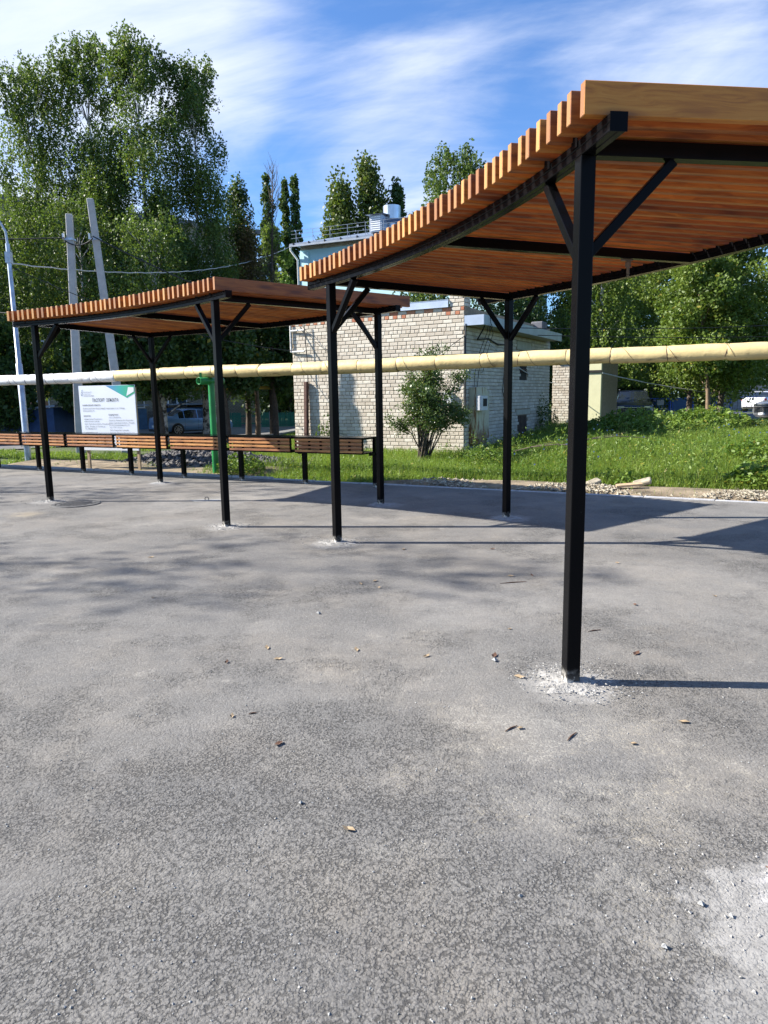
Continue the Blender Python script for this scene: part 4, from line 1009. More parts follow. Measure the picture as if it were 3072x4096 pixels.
def block_wall():
    o=Vector((28.6,59,0)); t=thing('block_wall','grey whitewashed block wall behind the white car','wall',o,R(-6))
    mb=MB(); mb.box((5,.15,1.0),(12.0,.26,2.1)); mb.build('core',MAT['mortar'],t)
    mats=simple('whitewashed_block',(.33,.32,.31),.9,0,.25,3,.4,20)
    me=None
    for r in range(9):
        for k in range(24):
            if me is None: mb=MB(); mb.box((0,0,0),(.485,.05,.22)); o_=bevel(mb.build('block',mats,t),.01); me=o_
            else: o_=me.copy(); col.objects.link(o_)
            o_.location=(-1+k*.5+(r%2)*.25,0,.06+r*.232)
block_wall()
# ------------------------------------------------------------------ vehicles
def lerp_tab(tab,x):
    for (a,va),(b,vb) in zip(tab,tab[1:]):
        if x<=b: 
            f=(x-a)/(b-a) if b>a else 0; return va+(vb-va)*f
    return tab[-1][1]
def make_car(name,label,paint,loc,az,suv=False,L=4.55,Wd=1.78,group='cars parked in the yard and parking'):
    t=thing(name,label,'car',loc,R(90)-R(az),group)
    if suv:
        top=[(0,.80),(.06,1.18),(.12,1.45),(.30,1.60),(.9,1.67),(1.8,1.69),(2.5,1.66),(2.75,1.60),(3.45,1.12),(3.9,1.05),(4.4,.93),(4.55,.70)]; belt=[(0,.98),(4.6,1.02)]; ws=(2.75,3.45); rs=(.12,.30); gh=(.14,3.4); wl=[(.34,1.15),(1.22,2.08),(2.14,2.98)]
        wf,wr,wd=3.62,.88,.36; zb=.24
    else:
        top=[(0,.70),(.05,.98),(.30,1.06),(.72,1.08),(1.35,1.40),(1.75,1.465),(2.25,1.46),(2.6,1.41),(3.35,.98),(3.8,.91),(4.3,.78),(4.55,.55)]; belt=[(0,.93),(1.5,.95),(4.6,.90)]; ws=(2.6,3.35); rs=(.72,1.35); gh=(.74,3.3); wl=[(1.10,1.42),(1.46,2.22),(2.28,3.02)]
        wf,wr,wd=3.65,1.0,.32; zb=.20
    xs=sorted(set([0,.06,.16,.3,.55,.72,.88,1.0,1.10,1.22,1.35,1.42,1.46,1.75,2.08,2.14,2.22,2.28,2.45,2.6,2.75,2.98,3.02,3.2,3.35,3.45,3.62,3.8,3.95,4.15,4.3,4.42,4.5,4.55]))
    hw=Wd/2
    sec=[]
    for x in xs:
        zt=lerp_tab(top,x); bl=lerp_tab(belt,x); 
        pl=1-.16*max(0,(.5-x)/.5)**2-.22*max(0,(x-3.95)/.6)**2
        w_=hw*pl; 
        g=max(0,min(1,(zt-bl-.06)/.38))
        b_=min(bl,zt-.035); wtop=w_*(.96-.20*g); 
        zbb=zb+.14*max(0,(x-4.3)/.25)+.1*max(0,(.15-x)/.15)
        sec.append([(0,zbb),(w_*.90,zbb),(w_*.985,zbb+.13),(w_,.60),(w_*.985,b_-.03),(w_*.955,b_),(wtop,zt-.055*max(g,.4)),(wtop*.82,zt-.006),(0,zt+.012)])
    def grp(i,j):
        xm=(xs[i]+xs[i+1])/2
        if j==5:
            for k,(a,b) in enumerate(wl):
                if a<=xs[i]+1e-6 and xs[i+1]<=b+1e-6: return 'side%d'%k
        if j in (6,7):
            if ws[0]-1e-6<=xs[i] and xs[i+1]<=ws[1]+1e-6: return 'front'
            if rs[0]-1e-6<=xs[i] and xs[i+1]<=rs[1]+1e-6: return 'rear'
        return 'body'
    parts={}
    for sgn in (1,-1):
        for i in range(len(xs)-1):
            for j in range(8):
                k=grp(i,j); k2=k+('R' if sgn<0 else 'L') if k.startswith('side') else k
                mb=parts.setdefault(k2,MB())
                q=[(xs[i],sec[i][j]),(xs[i+1],sec[i+1][j]),(xs[i+1],sec[i+1][j+1]),(xs[i],sec[i][j+1])]
                vs=[(x-L/2,sgn*y,z) for x,(y,z) in q]
                mb.add(vs,[(0,1,2,3)] if sgn<0 else [(3,2,1,0)],0,True)
        for e in (0,len(xs)-1):
            s=sec[e]; vs=[(xs[e]-L/2,sgn*y,z) for y,z in s]; parts['body'].add(vs,[tuple(range(9))])
    for k,mb in parts.items():
        nm='body' if k=='body' else {'f':'windscreen','r':'rear_window','s':'side_window'}[k[0]]
        o=mb.build(nm,paint if k=='body' else MAT['glass'],t)
        bm=bmesh.new(); bm.from_mesh(o.data); bmesh.ops.remove_doubles(bm,verts=bm.verts,dist=.0005); bmesh.ops.recalc_face_normals(bm,faces=bm.faces); bm.to_mesh(o.data); bm.free()
    for x in (wr,wf):
        for s in (1,-1):
            c=Vector((x-L/2,s*(hw-.10),wd))
            mb=MB(); mb.tube([c-Vector((0,s*.12,0)),c+Vector((0,s*.108,0))],wd+.055,20); mb.build('wheel_arch',MAT['darktrim'],t)
            mb=MB(); mb.tube([c-Vector((0,s*.1,0)),c+Vector((0,s*.118,0)),c+Vector((0,s*.128,0))],[wd,wd,wd*.93],24); wh=mb.build('wheel',MAT['tyre'],t)
            mb=MB()
            for k in range(9):
                a=k*2*math.pi/9; d=Vector((math.cos(a),0,math.sin(a))); mb.bar(c+d*.03+Vector((0,s*.130,0)),c+d*wd*.70+Vector((0,s*.130,0)),.02,.035,(0,1,0))
            mb.tube([c+Vector((wd*.70*math.cos(a),s*.130,wd*.70*math.sin(a))) for a in np.linspace(0,6.2832,21)],.012,5,cap=False); mb.build('rim',MAT['rim'],wh)
    hs=hw*.985
    for s in (1,-1):
        mb=MB(); mb.box((.045-L/2+.06,s*hw*.74,.86 if not suv else .98),(.10,hw*.30,.15)); mb.box((.13-L/2+.10,s*(hw*.925),.88 if not suv else 1.0),(.22,.05,.13)); mb.build('tail_light',MAT['redlamp'],t)
        mb=MB(); mb.box((L/2-.17,s*hw*.66,.70 if not suv else .84),(.20,hw*.30,.10)); mb.build('headlight',MAT['chrome'],t)
        mb=MB(); mb.box((2.95-L/2,s*(hw+.09),1.02 if not suv else 1.12),(.12,.18,.12)); bevel(mb.build('mirror',paint,t),.03)
        for x in (1.75,2.65): mb=MB(); mb.box((x-L/2,s*(hw*.99+.008),.80 if not suv else .9),(.18,.03,.03)); mb.build('door_handle',MAT['chrome'] if suv else paint,t)
        for x in (1.44,2.25): mb=MB(); mb.box((x-L/2,s*(hw*.998),.60),(.010,.004,.60)); mb.build('door_gap',MAT['darktrim'],t)
        mb=MB(); mb.box((2.3-L/2,s*(hw*.955),.235),(2.0,.12,.07)); mb.build('sill',MAT['darktrim'],t)
    for x,z in ((-.012,.52 if not suv else .78),(L+.004,.42)):
        mb=MB(); mb.box((x-L/2,0,z),(.012,.52,.115)); mb.build('number_plate',MAT['white'],t)
    mb=MB(); mb.box((-L/2+.03,0,.30),(.14,hw*1.5,.14)); mb.build('bumper_trim',MAT['darktrim'],t)
    if suv:
        mb=MB(); mb.box((L/2-.03,0,.62),(.06,hw*1.35,.30)); gr=mb.build('grille',MAT['darktrim'],t)
        g=MB()
        for i in range(15):
            for j in range(5): g.box((L/2+.004,-hw*.62+i*hw*1.24/14,.50+j*.055+(.0275 if i%2 else 0)),(.012,.03,.02))
        g.build('grille_studs',MAT['chrome'],t)
        mb=MB(); mb.box((L/2-.03,0,.83),(.03,hw*1.2,.025)); mb.build('chrome_strip',MAT['chrome'],t)
        for s in (1,-1): mb=MB(); mb.bar((.6-L/2,s*hw*.70,1.72),(2.4-L/2,s*hw*.70,1.72),.03,.03); mb.build('roof_rail',MAT['galv'],t)
    else:
        g=MB()
        for a in (90,210,330):
            d=Vector((0,math.cos(R(a)),math.sin(R(a)))); n=Vector((0,-d.z,d.y)); c=Vector((-L/2-.004,0,.86))
            g.add([c,c+d*.035+n*.018,c+d*.07,c+d*.035-n*.018],[(0,1,2,3)])
        g.build('badge',MAT['chrome'],t)
    return t
make_car('parked_sedan','blue-grey sedan parked under the trees between the white board and the green support',MAT['car_blue'],(-11.05,41.3,-.40),49)
make_car('parked_suv','dark navy crossover with studded grille facing the square',MAT['car_navy'],(13.15,37.6,.03),197,suv=True,L=4.55,Wd=1.86)
make_car('parked_sedan','white sedan seen from behind in front of the grey block wall',MAT['car_white'],(28.5,53.6,.08),44)
make_car('parked_suv','silver car cut off by the right edge of the picture',MAT['car_silver'],(21.0,35.6,.04),262,suv=True)
# ------------------------------------------------------------------ small ground things
def manhole():
    t=thing('manhole','round cast iron manhole cover beside the left pergola post','manhole cover',(-4.83,10.98,0))
    mb=MB(); n=40; vs=[]
    for r,z in ((.365,.002),(.36,.012),(.30,.012),(.297,.004)): 
        for k in range(n): a=2*math.pi*k/n; vs.append((r*math.cos(a),r*math.sin(a),z))
    fs=[(i*n+k,i*n+(k+1)%n,(i+1)*n+(k+1)%n,(i+1)*n+k) for i in range(3) for k in range(n)]; mb.add(vs,fs); mb.build('frame',MAT['iron'],t)
    mb=MB(); mb.tube([(0,0,.001),(0,0,.010)],.285,n,smooth=False); mb.build('cover',MAT['iron'],t)
    mb=MB()
    for i in range(-5,6):
        for j in range(-5,6):
            if i*i+j*j<26: mb.box((i*.048,j*.048,.012),(.026,.026,.005))
    mb.build('tread',MAT['iron'],t)
manhole()
def ring():
    t=thing('lifting_eye','small rusty steel eye on a cracked patch in the asphalt','metal ring',(-2.82,11.17,0))
    mb=MB(); mb.tube([(.03*math.cos(a),0,.028+.03*math.sin(a)) for a in np.linspace(-1.2,4.3,12)],.006,6); mb.build('eye',MAT['iron'],t)
    mb=MB(); rng=random.Random(5); n=14; mb.add([(rng.uniform(.8,1.2)*.3*math.cos(2*math.pi*k/n),rng.uniform(.8,1.2)*.13*math.sin(2*math.pi*k/n),.004) for k in range(n)]+[(0,0,.012)],[(k,(k+1)%n,n) for k in range(n)]); mb.build('patch',MAT['collar2'],t)
ring()
LV=[[-0.98,4.14],[-0.77,4.38],[-0.67,4.18],[-0.79,3.39],[-0.51,3.09],[-0.19,4.32],[-0.15,2.42],[0.25,4.19],[0.67,4.18],[0.76,3.84],[0.85,4.68],[1.12,6.12],[1.31,6.13],[2.21,6.55],[0.64,3.21],[1.13,3.04],[1.55,4.18],[1.45,3.25],[-0.09,6.02],[-0.05,5.8],[1.13,7.24],[3.96,8.89],[-0.21,5.93],[2.6,5.4],[1.9,5.2],[-1.9,5.6],[-2.4,7.1],[.2,7.3]]
for i,(x,y) in enumerate(LV):
    s=random.uniform(.020,.036); mb=MB(); n=7
    pts=[(-s,0,.003),(-s*.4,s*.45,.010),(s*.4,s*.40,.007),(s,0,.013),(s*.4,-s*.4,.004),(-s*.4,-s*.42,.007),(0,0,.002)]
    mb.add(pts,[(0,6,1),(1,6,2),(2,6,3),(3,6,4),(4,6,5),(5,6,0)]); o=mb.build('dry_leaf',MAT['dryleaf'] if i%4 else MAT['dryleaf2'],None,(x,y,.002)); o.rotation_euler=(0,0,random.uniform(0,6))
    tag(o,'small dry leaf lying on the asphalt','leaf','dry leaves scattered on the asphalt')
for i,(x,y,a,l) in enumerate([(.87,3.12,.9,.05),(.60,3.21,.7,.045),(-.69,3.42,.3,.02),(1.30,2.12,1.9,.06),(1.34,2.02,2.1,.07),(1.1,5.9,.2,.12),(1.42,4.62,.3,.05)]):
    mb=MB(); c,s_=math.cos(a),math.sin(a); mb.tube([(-l*c,-l*s_,.004),(0,.004,.005),(l*c,l*s_,.004)],[.002,.0045,.002],5); o=mb.build('twig',MAT['dryleaf2'],None,(x,y,0)); tag(o,'short dark twig lying on the asphalt','twig','dark twigs scattered on the asphalt')
g=MB(); rng=random.Random(11)
for k in range(3000):
    r=1.5*math.exp(rng.random()*1.9); a=rng.uniform(-.52,.52); x,y=r*math.sin(a)*1.05,r*math.cos(a); s=rng.choice((.001,.0015,.002,.003,.004))*rng.uniform(.7,1.3)
    pebble(g,Vector((x,y,s*.35)),s,rng)
o=g.build('grit',MAT['collar2']); tag(o,'fine loose grit on the asphalt',None,None,'stuff')
g=MB()
for k in range(350):
    r=1.5*math.exp(rng.random()*1.7); a=rng.uniform(-.5,.5); s=rng.uniform(.002,.006); pebble(g,Vector((r*math.sin(a),r*math.cos(a),s*.35)),s,rng)
for k in range(180):
    x=1.2+rng.gauss(0,.22); y=2.05+rng.gauss(0,.28); s=rng.uniform(.002,.007); pebble(g,Vector((x,y,s*.35)),s,rng)
o=g.build('white_crumbs',MAT['collar']); tag(o,'pale mortar crumbs on the asphalt',None,None,'stuff')
for i,(x,y,s) in enumerate([(.98,2.0,.013),(.80,1.83,.012),(.66,4.1,.02),(-.35,2.6,.012),(1.05,1.95,.010),(.42,2.05,.009),(-.5,5.1,.018)]):
    g=MB(); pebble(g,Vector((0,0,s*.5)),s,random.Random(i)); o=g.build('pebble',MAT['collar2'],None,(x,y,0)); tag(o,'small grey pebble lying on the asphalt','stone','loose pebbles on the asphalt')
# rubble behind the kerb on the right: pale limestone
def stones(name,n,fn,mat,label,smin,smax,seed):
    rng=random.Random(seed); g=MB(); c=0
    while c<n:
        q=fn(rng)
        if q is None: continue
        x,y,lift=q; s=smin*(smax/smin)**(rng.random()**1.6); pebble(g,Vector((x,y,float(gz(x,y))+lift+s*.3)),s,rng); c+=1
    o=g.build(name,mat); return tag(o,label,None,None,'stuff')
def rub(rng):
    s=rng.uniform(0,9.5); o=.10+abs(rng.gauss(0,.42)); 
    if o>1.25*ss(s,0,2)+.15: return None
    p=kpt(s,o); return p.x,p.y,.03+.10*math.exp(-((o-.55)/.35)**2)*(.5+.5*math.sin(s*2.3))
stones('limestone_rubble',5200,rub,MAT['stone'],'pale crushed limestone along the kerb on the right',.009,.042,3)
def hp(rng):
    s=rng.uniform(-8.2,-2.9); o=rng.uniform(.9,3.6); c=math.exp(-((s+6.2)/1.9)**2-((o-2.2)/.95)**2)
    if rng.random()>c*1.3: return None
    p=kpt(s,o); return p.x,p.y,.0+.30*c+rng.uniform(-.05,.02)
stones('asphalt_rubble',4200,hp,MAT['stone_dark'],'dark heap of broken asphalt lumps behind the information board',.03,.11,4)
def soil_strip():
    mb=MB(); vs=[];nu,nv=70,10
    for j in range(nv+1):
        for i in range(nu+1):
            s=-11+i*20.5/nu; o=.09+j*(1.15/nv)*(ss(s,-1,2) if s>-3 else 1.6); p=kpt(s,float(o)); h=.035+.05*math.sin(j/nv*3.14)*(1+.6*math.sin(s*2.3)*math.cos(s*.9))
            vs.append((p.x,p.y,float(gz(p.x,p.y))+(h if 0<j<nv else -.03)))
    fs=[(j*(nu+1)+i,j*(nu+1)+i+1,(j+1)*(nu+1)+i+1,(j+1)*(nu+1)+i) for j in range(nv) for i in range(nu)]
    mb.add(vs,fs,0,True); structure(mb.build('soil_strip',MAT['soil']))
soil_strip()
def heap():
    mb=MB(); vs=[];n=24
    for j in range(n+1):
        for i in range(n+1):
            s=-9+i*6.5/n; o=.6+j*3.2/n; c=math.exp(-((s+6.2)/1.9)**2-((o-2.2)/.95)**2); p=kpt(s,o); vs.append((p.x,p.y,float(gz(p.x,p.y))-.03+.30*c))
    mb.add(vs,[(j*(n+1)+i,j*(n+1)+i+1,(j+1)*(n+1)+i+1,(j+1)*(n+1)+i) for j in range(n) for i in range(n)],0,True); structure(mb.build('rubble_mound',MAT['stone_dark']))
heap()
for i,(s,o_,a,sz,lb) in enumerate([(3.6,.75,.3,(.24,.15,.07),'tilted broken concrete lump, the left one on the rubble strip'),(4.35,.95,-.4,(.30,.18,.09),'thick pale concrete lump on the rubble strip right of a pergola post')]):
    p=kpt(s,o_); mb=MB(); mb.box((0,0,0),sz); bm_o=mb.build('concrete_lump',MAT['stone'],None,(p.x,p.y,float(gz(p.x,p.y))+.14)); bevel(bm_o,.03,2); bm_o.rotation_euler=(.25,-.3,a); tag(bm_o,lb,'concrete lump')
p=kpt(4.2,.55); mb=MB(); mb.box((0,0,0),(.40,.14,.03)); o=mb.build('wood_scrap',MAT['pinewood'],None,(p.x,p.y,.12)); o.rotation_euler=(.1,-.1,-.2); tag(o,'weathered board scrap lying in front of the pale concrete lump','board')
# ------------------------------------------------------------------ vegetation
rg=np.random.default_rng(5)
def unit(v): return v/np.maximum(np.linalg.norm(v,axis=-1,keepdims=True),1e-9)
def leaves(name,P,size,mat,parent=None,loc=(0,0,0),aspect=.6,hang=0,flat=0,fold=True):
    N=len(P); a=rg.normal(size=(N,3)); 
    if hang: a[:,2]-=hang
    if flat: a[:,2]*=(1-flat)
    a=unit(a); r=rg.normal(size=(N,3)); 
    if flat: r[:,:2]=r[:,:2]; 
    b=unit(np.cross(a,r)); 
    if flat:
        up_=np.array([0,0,1.0]); bb=unit(np.cross(a,up_)+1e-6); b=unit(bb+flat*0+rg.normal(size=(N,3))*(1-flat)*.9)
    s=(size*(.65+.7*rg.random(N)))[:,None]
    V=np.stack([P-a*s*.5,P+b*s*aspect*.5,P+a*s*.5,P-b*s*aspect*.5],1)-np.array(loc)
    return link(name,quads_mesh(name,V,mat),parent)
def lobe_pts(lobes,n,power=.45):
    C=np.array([l[0] for l in lobes]); Rr=np.array([l[1] for l in lobes]); w_=(Rr.prod(1))**.66; w_/=w_.sum()
    i=rg.choice(len(lobes),n,p=w_); d=unit(rg.normal(size=(n,3))); r=rg.random(n)**power
    # clumpy surface
    ph=np.sin(d[:,0]*7+i)*np.cos(d[:,1]*6-i*1.3)*np.sin(d[:,2]*5+i*2.1); r=r*(1+.22*ph)
    return C[i]+d*Rr[i]*r[:,None]
def trunk(t,base,H,r0,lobes,mat,lean=(0,0),forks=1,ntop=.85):
    mb=MB(); top=Vector((lean[0],lean[1],H*ntop)); pts=[Vector((0,0,-.3))]+[Vector((top.x*f**1.5+.06*math.sin(f*9),top.y*f**1.5+.06*math.cos(f*7),top.z*f)) for f in (.1,.25,.45,.65,.85,1)]
    rad=[r0*1.25,r0,r0*.86,r0*.68,r0*.5,r0*.32,r0*.1]
    mb.tube(pts,rad,9)
    for c,_ in lobes:
        c=Vector(c)-Vector(base); z=min(max(c.z-.9-.25*math.hypot(c.x,c.y),H*.12),H*.8); f=z/(H*ntop); s=Vector((top.x*f**1.5,top.y*f**1.5,z))
        m=(s+c)/2+Vector((0,0,.18)); q=r0*.32*(1-f*.6); mb.tube([s,m,c],[q,q*.65,q*.22],5)
    return mb.build('trunk',mat,t)
def tree(name,label,x,y,H,Rc,zlow,n,size,lmat,bmat,r0=.14,seed=0,shape='round',group=None,cat='tree',lean=(0,0),hang=.3,zb=None,nl=None,aspect=.62):
    rng=random.Random(seed+100); z=float(gz(x,y)) if zb is None else zb; base=(x,y,z); t=thing(name,label,cat,base,0,group); lobes=[]
    nl=nl or 16
    for k in range(nl):
        f=(k+.5)/nl; hz=zlow+(H-zlow)*f
        if shape=='round': rr=Rc*math.sin(math.pi*min(.97,.12+.85*f))**.6
        elif shape=='cone': rr=Rc*(1-f*.85)**.8
        elif shape=='column': rr=Rc*(.55+.45*math.sin(math.pi*min(1,f*1.05)))*(1-.55*max(0,f-.7)/.3)
        a=k*2.4+rng.uniform(-.5,.5); q=rr*rng.uniform(.35,.72) if shape!='column' else rr*rng.uniform(.1,.5)
        lr=Rc*rng.uniform(.34,.52)*(1-.35*f) if shape!='column' else Rc*rng.uniform(.45,.62)*(1-.5*f)
        c=(x+math.cos(a)*q+lean[0]*f,y+math.sin(a)*q+lean[1]*f,z+hz-lr*.4)
        lz=lr*rng.uniform(.75,1.05) if shape!='column' else lr*rng.uniform(1.4,2.2)
        lobes.append((c,(lr,lr,lz)))
    lobes.append(((x+lean[0],y+lean[1],z+H-Rc*.3),(Rc*.26,Rc*.26,Rc*.34)))
    trunk(t,base,H,r0,lobes,bmat,lean)
    P=lobe_pts(lobes,n)
    leaves('crown',P,size,lmat,t,base,aspect,hang)
    return t
def birch(label,x,y,H,Rc,n,seed,zlow=3.2,size=.108,lean=(0,0),lmat='birchleaf',group='weeping birches on the left',zb=None,spread=1.0):
    """hanging strands of small leaves from ascending limbs"""
    rng=np.random.default_rng(seed); z=float(gz(x,y)) if zb is None else zb; base=(x,y,z); t=thing('birch_tree',label,'tree',base,0,group)
    lobes=[];K=36
    for k in range(K):
        f=(k+.5)/K; hz=zlow+(H-zlow)*f
        rr=Rc*(1-.2*(1-f)**2)*(1-max(0,f-.62)/.38*.62)
        a=k*2.399+rng.uniform(-.4,.4); q=rr*rng.uniform(.25,.90); lr=Rc*rng.uniform(.30,.46)*(1-.30*f)
        lobes.append(((x+math.cos(a)*q*spread+lean[0]*f,y+math.sin(a)*q+lean[1]*f,z+hz),(lr,lr,lr*1.1)))
    for _ in range(5):
        lobes.append(((x+lean[0]+rng.uniform(-.5,.5)*Rc,y+lean[1]+rng.uniform(-.4,.4)*Rc,z+H-rng.uniform(.1,1.6)),(Rc*.13,Rc*.13,Rc*.30)))
    trunk(t,base,H,.15,lobes,MAT['birch'],lean)
    per=14; ns=n//per
    S=lobe_pts(lobes,ns,.5); L=rng.uniform(.5,1.9,ns)*np.clip((S[:,2]-z)/6,.35,1)
    L*=np.where(S[:,2]-z>H*.85,.5,1)
    f=rng.random((ns,per)); dr=rng.normal(size=(ns,1,2))*.10
    P=np.repeat(S[:,None,:],per,1); P[:,:,2]-=f*L[:,None]; P[:,:,:2]+=dr*f[:,:,None]*2+rng.normal(size=(ns,per,2))*.045
    P=P.reshape(-1,3); P=P[P[:,2]>z+1.9]
    leaves('crown',P,size,MAT[lmat],t,base,.7,.9)
    return t
birch('tall weeping birch, the leftmost of the big clump, with a ragged leaning top',-16.0,36,17.6,3.1,72000,1,lean=(-.6,0))
birch('tall weeping birch with two thin spires, left of the centre of the clump',-13.7,36.5,18.9,2.8,70000,2,lean=(-.2,0))
birch('tallest weeping birch at the centre of the left clump',-11.0,35.5,18.6,2.9,74000,3,lean=(-.2,0))
birch('weeping birch forming the right edge of the left clump',-8.95,36,17.6,2.3,64000,4,lean=(.25,0),size=.105)
birch('shorter dark birch at the left edge of the picture',-17.4,31,12.4,2.6,36000,5,size=.11)
birch('birch with light green foliage standing lower in front of the big clump',-13.2,32.5,10.6,2.6,30000,6,zlow=2.2,size=.105)
birch('low bushy birch behind the two concrete poles',-9.7,31.5,9.6,2.4,28000,7,zlow=1.8,size=.105)
mp=[(-20.5,28,5.2,2.6,'lamp post, far left'),(-16.0,29.5,5.0,2.3,'information board, left of it'),(-12.2,30.6,5.4,2.3,'information board, above it'),(-9.6,30.8,5.6,1.9,'blue-grey sedan'),(-6.9,31.5,6.2,1.9,'green pipe support'),(-5.2,34.5,7.0,1.9,'left corner of the brick building')]
labs=['dark shady maple behind the lamp post','dark maple behind the left edge of the information board','dark maple rising above the information board','dark maple above the blue-grey sedan','dark maple behind the green pipe support','dark maple beside the left corner of the brick building']
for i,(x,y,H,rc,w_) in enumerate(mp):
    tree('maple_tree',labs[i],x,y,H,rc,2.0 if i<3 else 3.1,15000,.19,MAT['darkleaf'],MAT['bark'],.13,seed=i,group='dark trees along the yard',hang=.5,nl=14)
tree('withered_tree','withered brown tree with bare twigs beside the birch clump',-6.65,37.8,10.4,1.9,5.0,13000,.12,MAT['brownleaf'],MAT['barkwarm'],.13,seed=21,shape='column')
tree('tall_tree','dark narrow tree wedged between the birches and the withered tree',-7.25,38.4,12.8,1.8,3,20000,.14,MAT['darkleaf'],MAT['bark'],.15,seed=22,shape='column')
def bare_twigs():
    rng=random.Random(8); t=thing('bare_tree','leafless twiggy tree standing against the sky right of the birches','tree',(-5.95,38.3,-.4)); mb=MB()
    mb.tube([(0,0,0),(.1,0,4),(.3,0,8),(.55,.1,13.6)],[.14,.11,.07,.012],7)
    for k in range(64):
        z=3.5+k*.155; a=rng.uniform(0,6.28); l=rng.uniform(.9,2.3)*(1.15-z/18); s=Vector((.04*z,0,z)); d=Vector((math.cos(a)*.55,math.sin(a)*.55,.85)); m=s+d*l*.5; e=m+Vector((d.x*.5,d.y*.5,1.0))*l*.5
        mb.tube([s,m,e],[.022,.014,.005],4)
        for j in range(3): 
            q=s.lerp(e,rng.uniform(.35,.9)); mb.tube([q,q+Vector((rng.uniform(-.5,.5),rng.uniform(-.3,.3),rng.uniform(.3,.8)))],[.009,.004],3)
    mb.build('branches',MAT['bark'],t)
bare_twigs()
pop=[(-9.3,62,20.2,1.35,9000,'darkleaf','thin dark poplar, the leftmost of the distant ones'),(-7.9,63,20.0,1.2,9000,'darkleaf','thin dark poplar, the middle one of the three narrow ones'),(-6.95,62,19.9,1.2,9000,'darkleaf','thin dark poplar, nearest the blue house roof'),
     (-4.2,60,15.6,1.7,14000,'poplarleaf','short pointed poplar on the left of the broad group above the blue roof'),(-3.1,60,18.8,3.3,25000,'poplarleaf','tall poplar, left half of the broad group above the blue roof'),(-.8,60,20.6,3.4,27000,'poplarleaf','tallest poplar, centre of the broad group above the blue roof'),(.6,61,17.6,2.8,16000,'poplarleaf','poplar on the right shoulder of the broad group'),
     (1.5,60,18.6,1.9,18000,'darkleaf','slim poplar behind the steel chimney'),(2.7,61,16.6,1.7,14000,'darkleaf','lower poplar right of the steel chimney')]
for i,(x,y,H,rc,n,lm,lb) in enumerate(pop): tree('poplar_tree',lb,x,y,H,rc,2.5,n,.25,MAT[lm],MAT['bark'],.2,seed=40+i,shape='column',group='distant poplars',zb=-.4,nl=34,aspect=.8,hang=-.9)
tree('leafy_tree','bright green tree in front of the poplars, left of the blue house',-7.3,50,13.4,2.7,2,22000,.20,MAT['brightleaf'],MAT['bark'],.16,seed=60,zb=-.4)
tree('leafy_tree','lower bright green tree left of the blue house corner',-6.3,49,9.2,1.7,1.5,12000,.18,MAT['brightleaf'],MAT['bark'],.14,seed=61,zb=-.4)
tree('leafy_tree','green tree peeping over the railing of the blue house',-4.6,58,14.2,1.9,3,11000,.2,MAT['brightleaf'],MAT['bark'],.16,seed=62,zb=-.4)
birch('birch rising behind the near pergola roof',4.9,48,17.0,3.4,42000,31,zlow=5,size=.15,group='birches behind the buildings')
birch('weeping birch behind the brick building, left of the shaded side',1.9,33,6.6,1.9,20000,32,zlow=2.6,group='birches behind the buildings',size=.10,zb=0)
birch('dark weeping birch over the shed roof',6.3,35,9.5,2.6,26000,33,zlow=2.6,group='birches behind the buildings',size=.12,zb=0,lmat='darkleaf')
R_T=[(9.9,33,10.5,2.6,22000,'birch with yellowish foliage right of the brick building','birchleaf'),]
birch('light birch with hanging foliage right of the annex',10.3,34,11.0,2.3,26000,34,zlow=2.4,group='birches behind the buildings',size=.115,zb=0,lmat='brightleaf')
birch('light birch behind the dark navy crossover',13.2,43,12.5,2.7,26000,35,zlow=2.2,group='birches behind the buildings',size=.13,zb=0,lmat='brightleaf')
tree('leafy_tree','sunlit leafy tree with forked trunks beside the parking, nearer one',12.3,27.0,6.6,2.4,2.35,26000,.125,MAT['brightleaf'],MAT['barkwarm'],.085,seed=70,group='sunlit trees on the right',lean=(-.7,0))
tree('leafy_tree','sunlit leafy tree right of the forked trunk',13.5,28.6,7.6,2.6,2.5,28000,.13,MAT['brightleaf'],MAT['bark'],.12,seed=71,group='sunlit trees on the right')
tree('leafy_tree','dense glossy tree at the right edge of the picture',14.2,22.5,7.9,2.3,2.2,30000,.10,MAT['bushleaf'],MAT['bark'],.11,seed=72,group='sunlit trees on the right')
tree('leafy_tree','tall bright tree behind the blue gate',16.5,38.5,10.5,3.3,2.4,26000,.16,MAT['brightleaf'],MAT['bark'],.15,seed=73,group='sunlit trees on the right')
tree('leafy_tree','tall dark tree behind the navy crossover',16.5,58,12.0,3.4,2.4,14000,.24,MAT['darkleaf'],MAT['bark'],.18,seed=74,group='sunlit trees on the right',zb=0)
tree('leafy_tree','tall dark tree above the white sedan',31.0,64,12.0,3.8,2.9,15000,.24,MAT['darkleaf'],MAT['bark'],.18,seed=75,group='sunlit trees on the right',zb=0)
tree('leafy_tree','bright tree above the silver car',20.2,31.5,8.6,2.7,2.6,22000,.14,MAT['brightleaf'],MAT['bark'],.14,seed=76,group='sunlit trees on the right')
tree('leafy_tree','low dark leafy thicket closing the gap behind the blue gate',16.2,47.5,5.5,2.8,.6,9000,.22,MAT['darkleaf'],MAT['bark'],.10,seed=77,group='sunlit trees on the right',zb=0)
tree('leafy_tree','tall green tree between the navy crossover and the blue gate, far back',17.0,45.5,12.5,3.4,2.4,15000,.2,MAT['brightleaf'],MAT['bark'],.15,seed=78,group='sunlit trees on the right',zb=0)
tree('leafy_tree','tall dark green tree far behind the white brick annex',9.2,42,11.5,3.2,2.4,15000,.19,MAT['darkleaf'],MAT['bark'],.15,seed=79,group='sunlit trees on the right',zb=0)
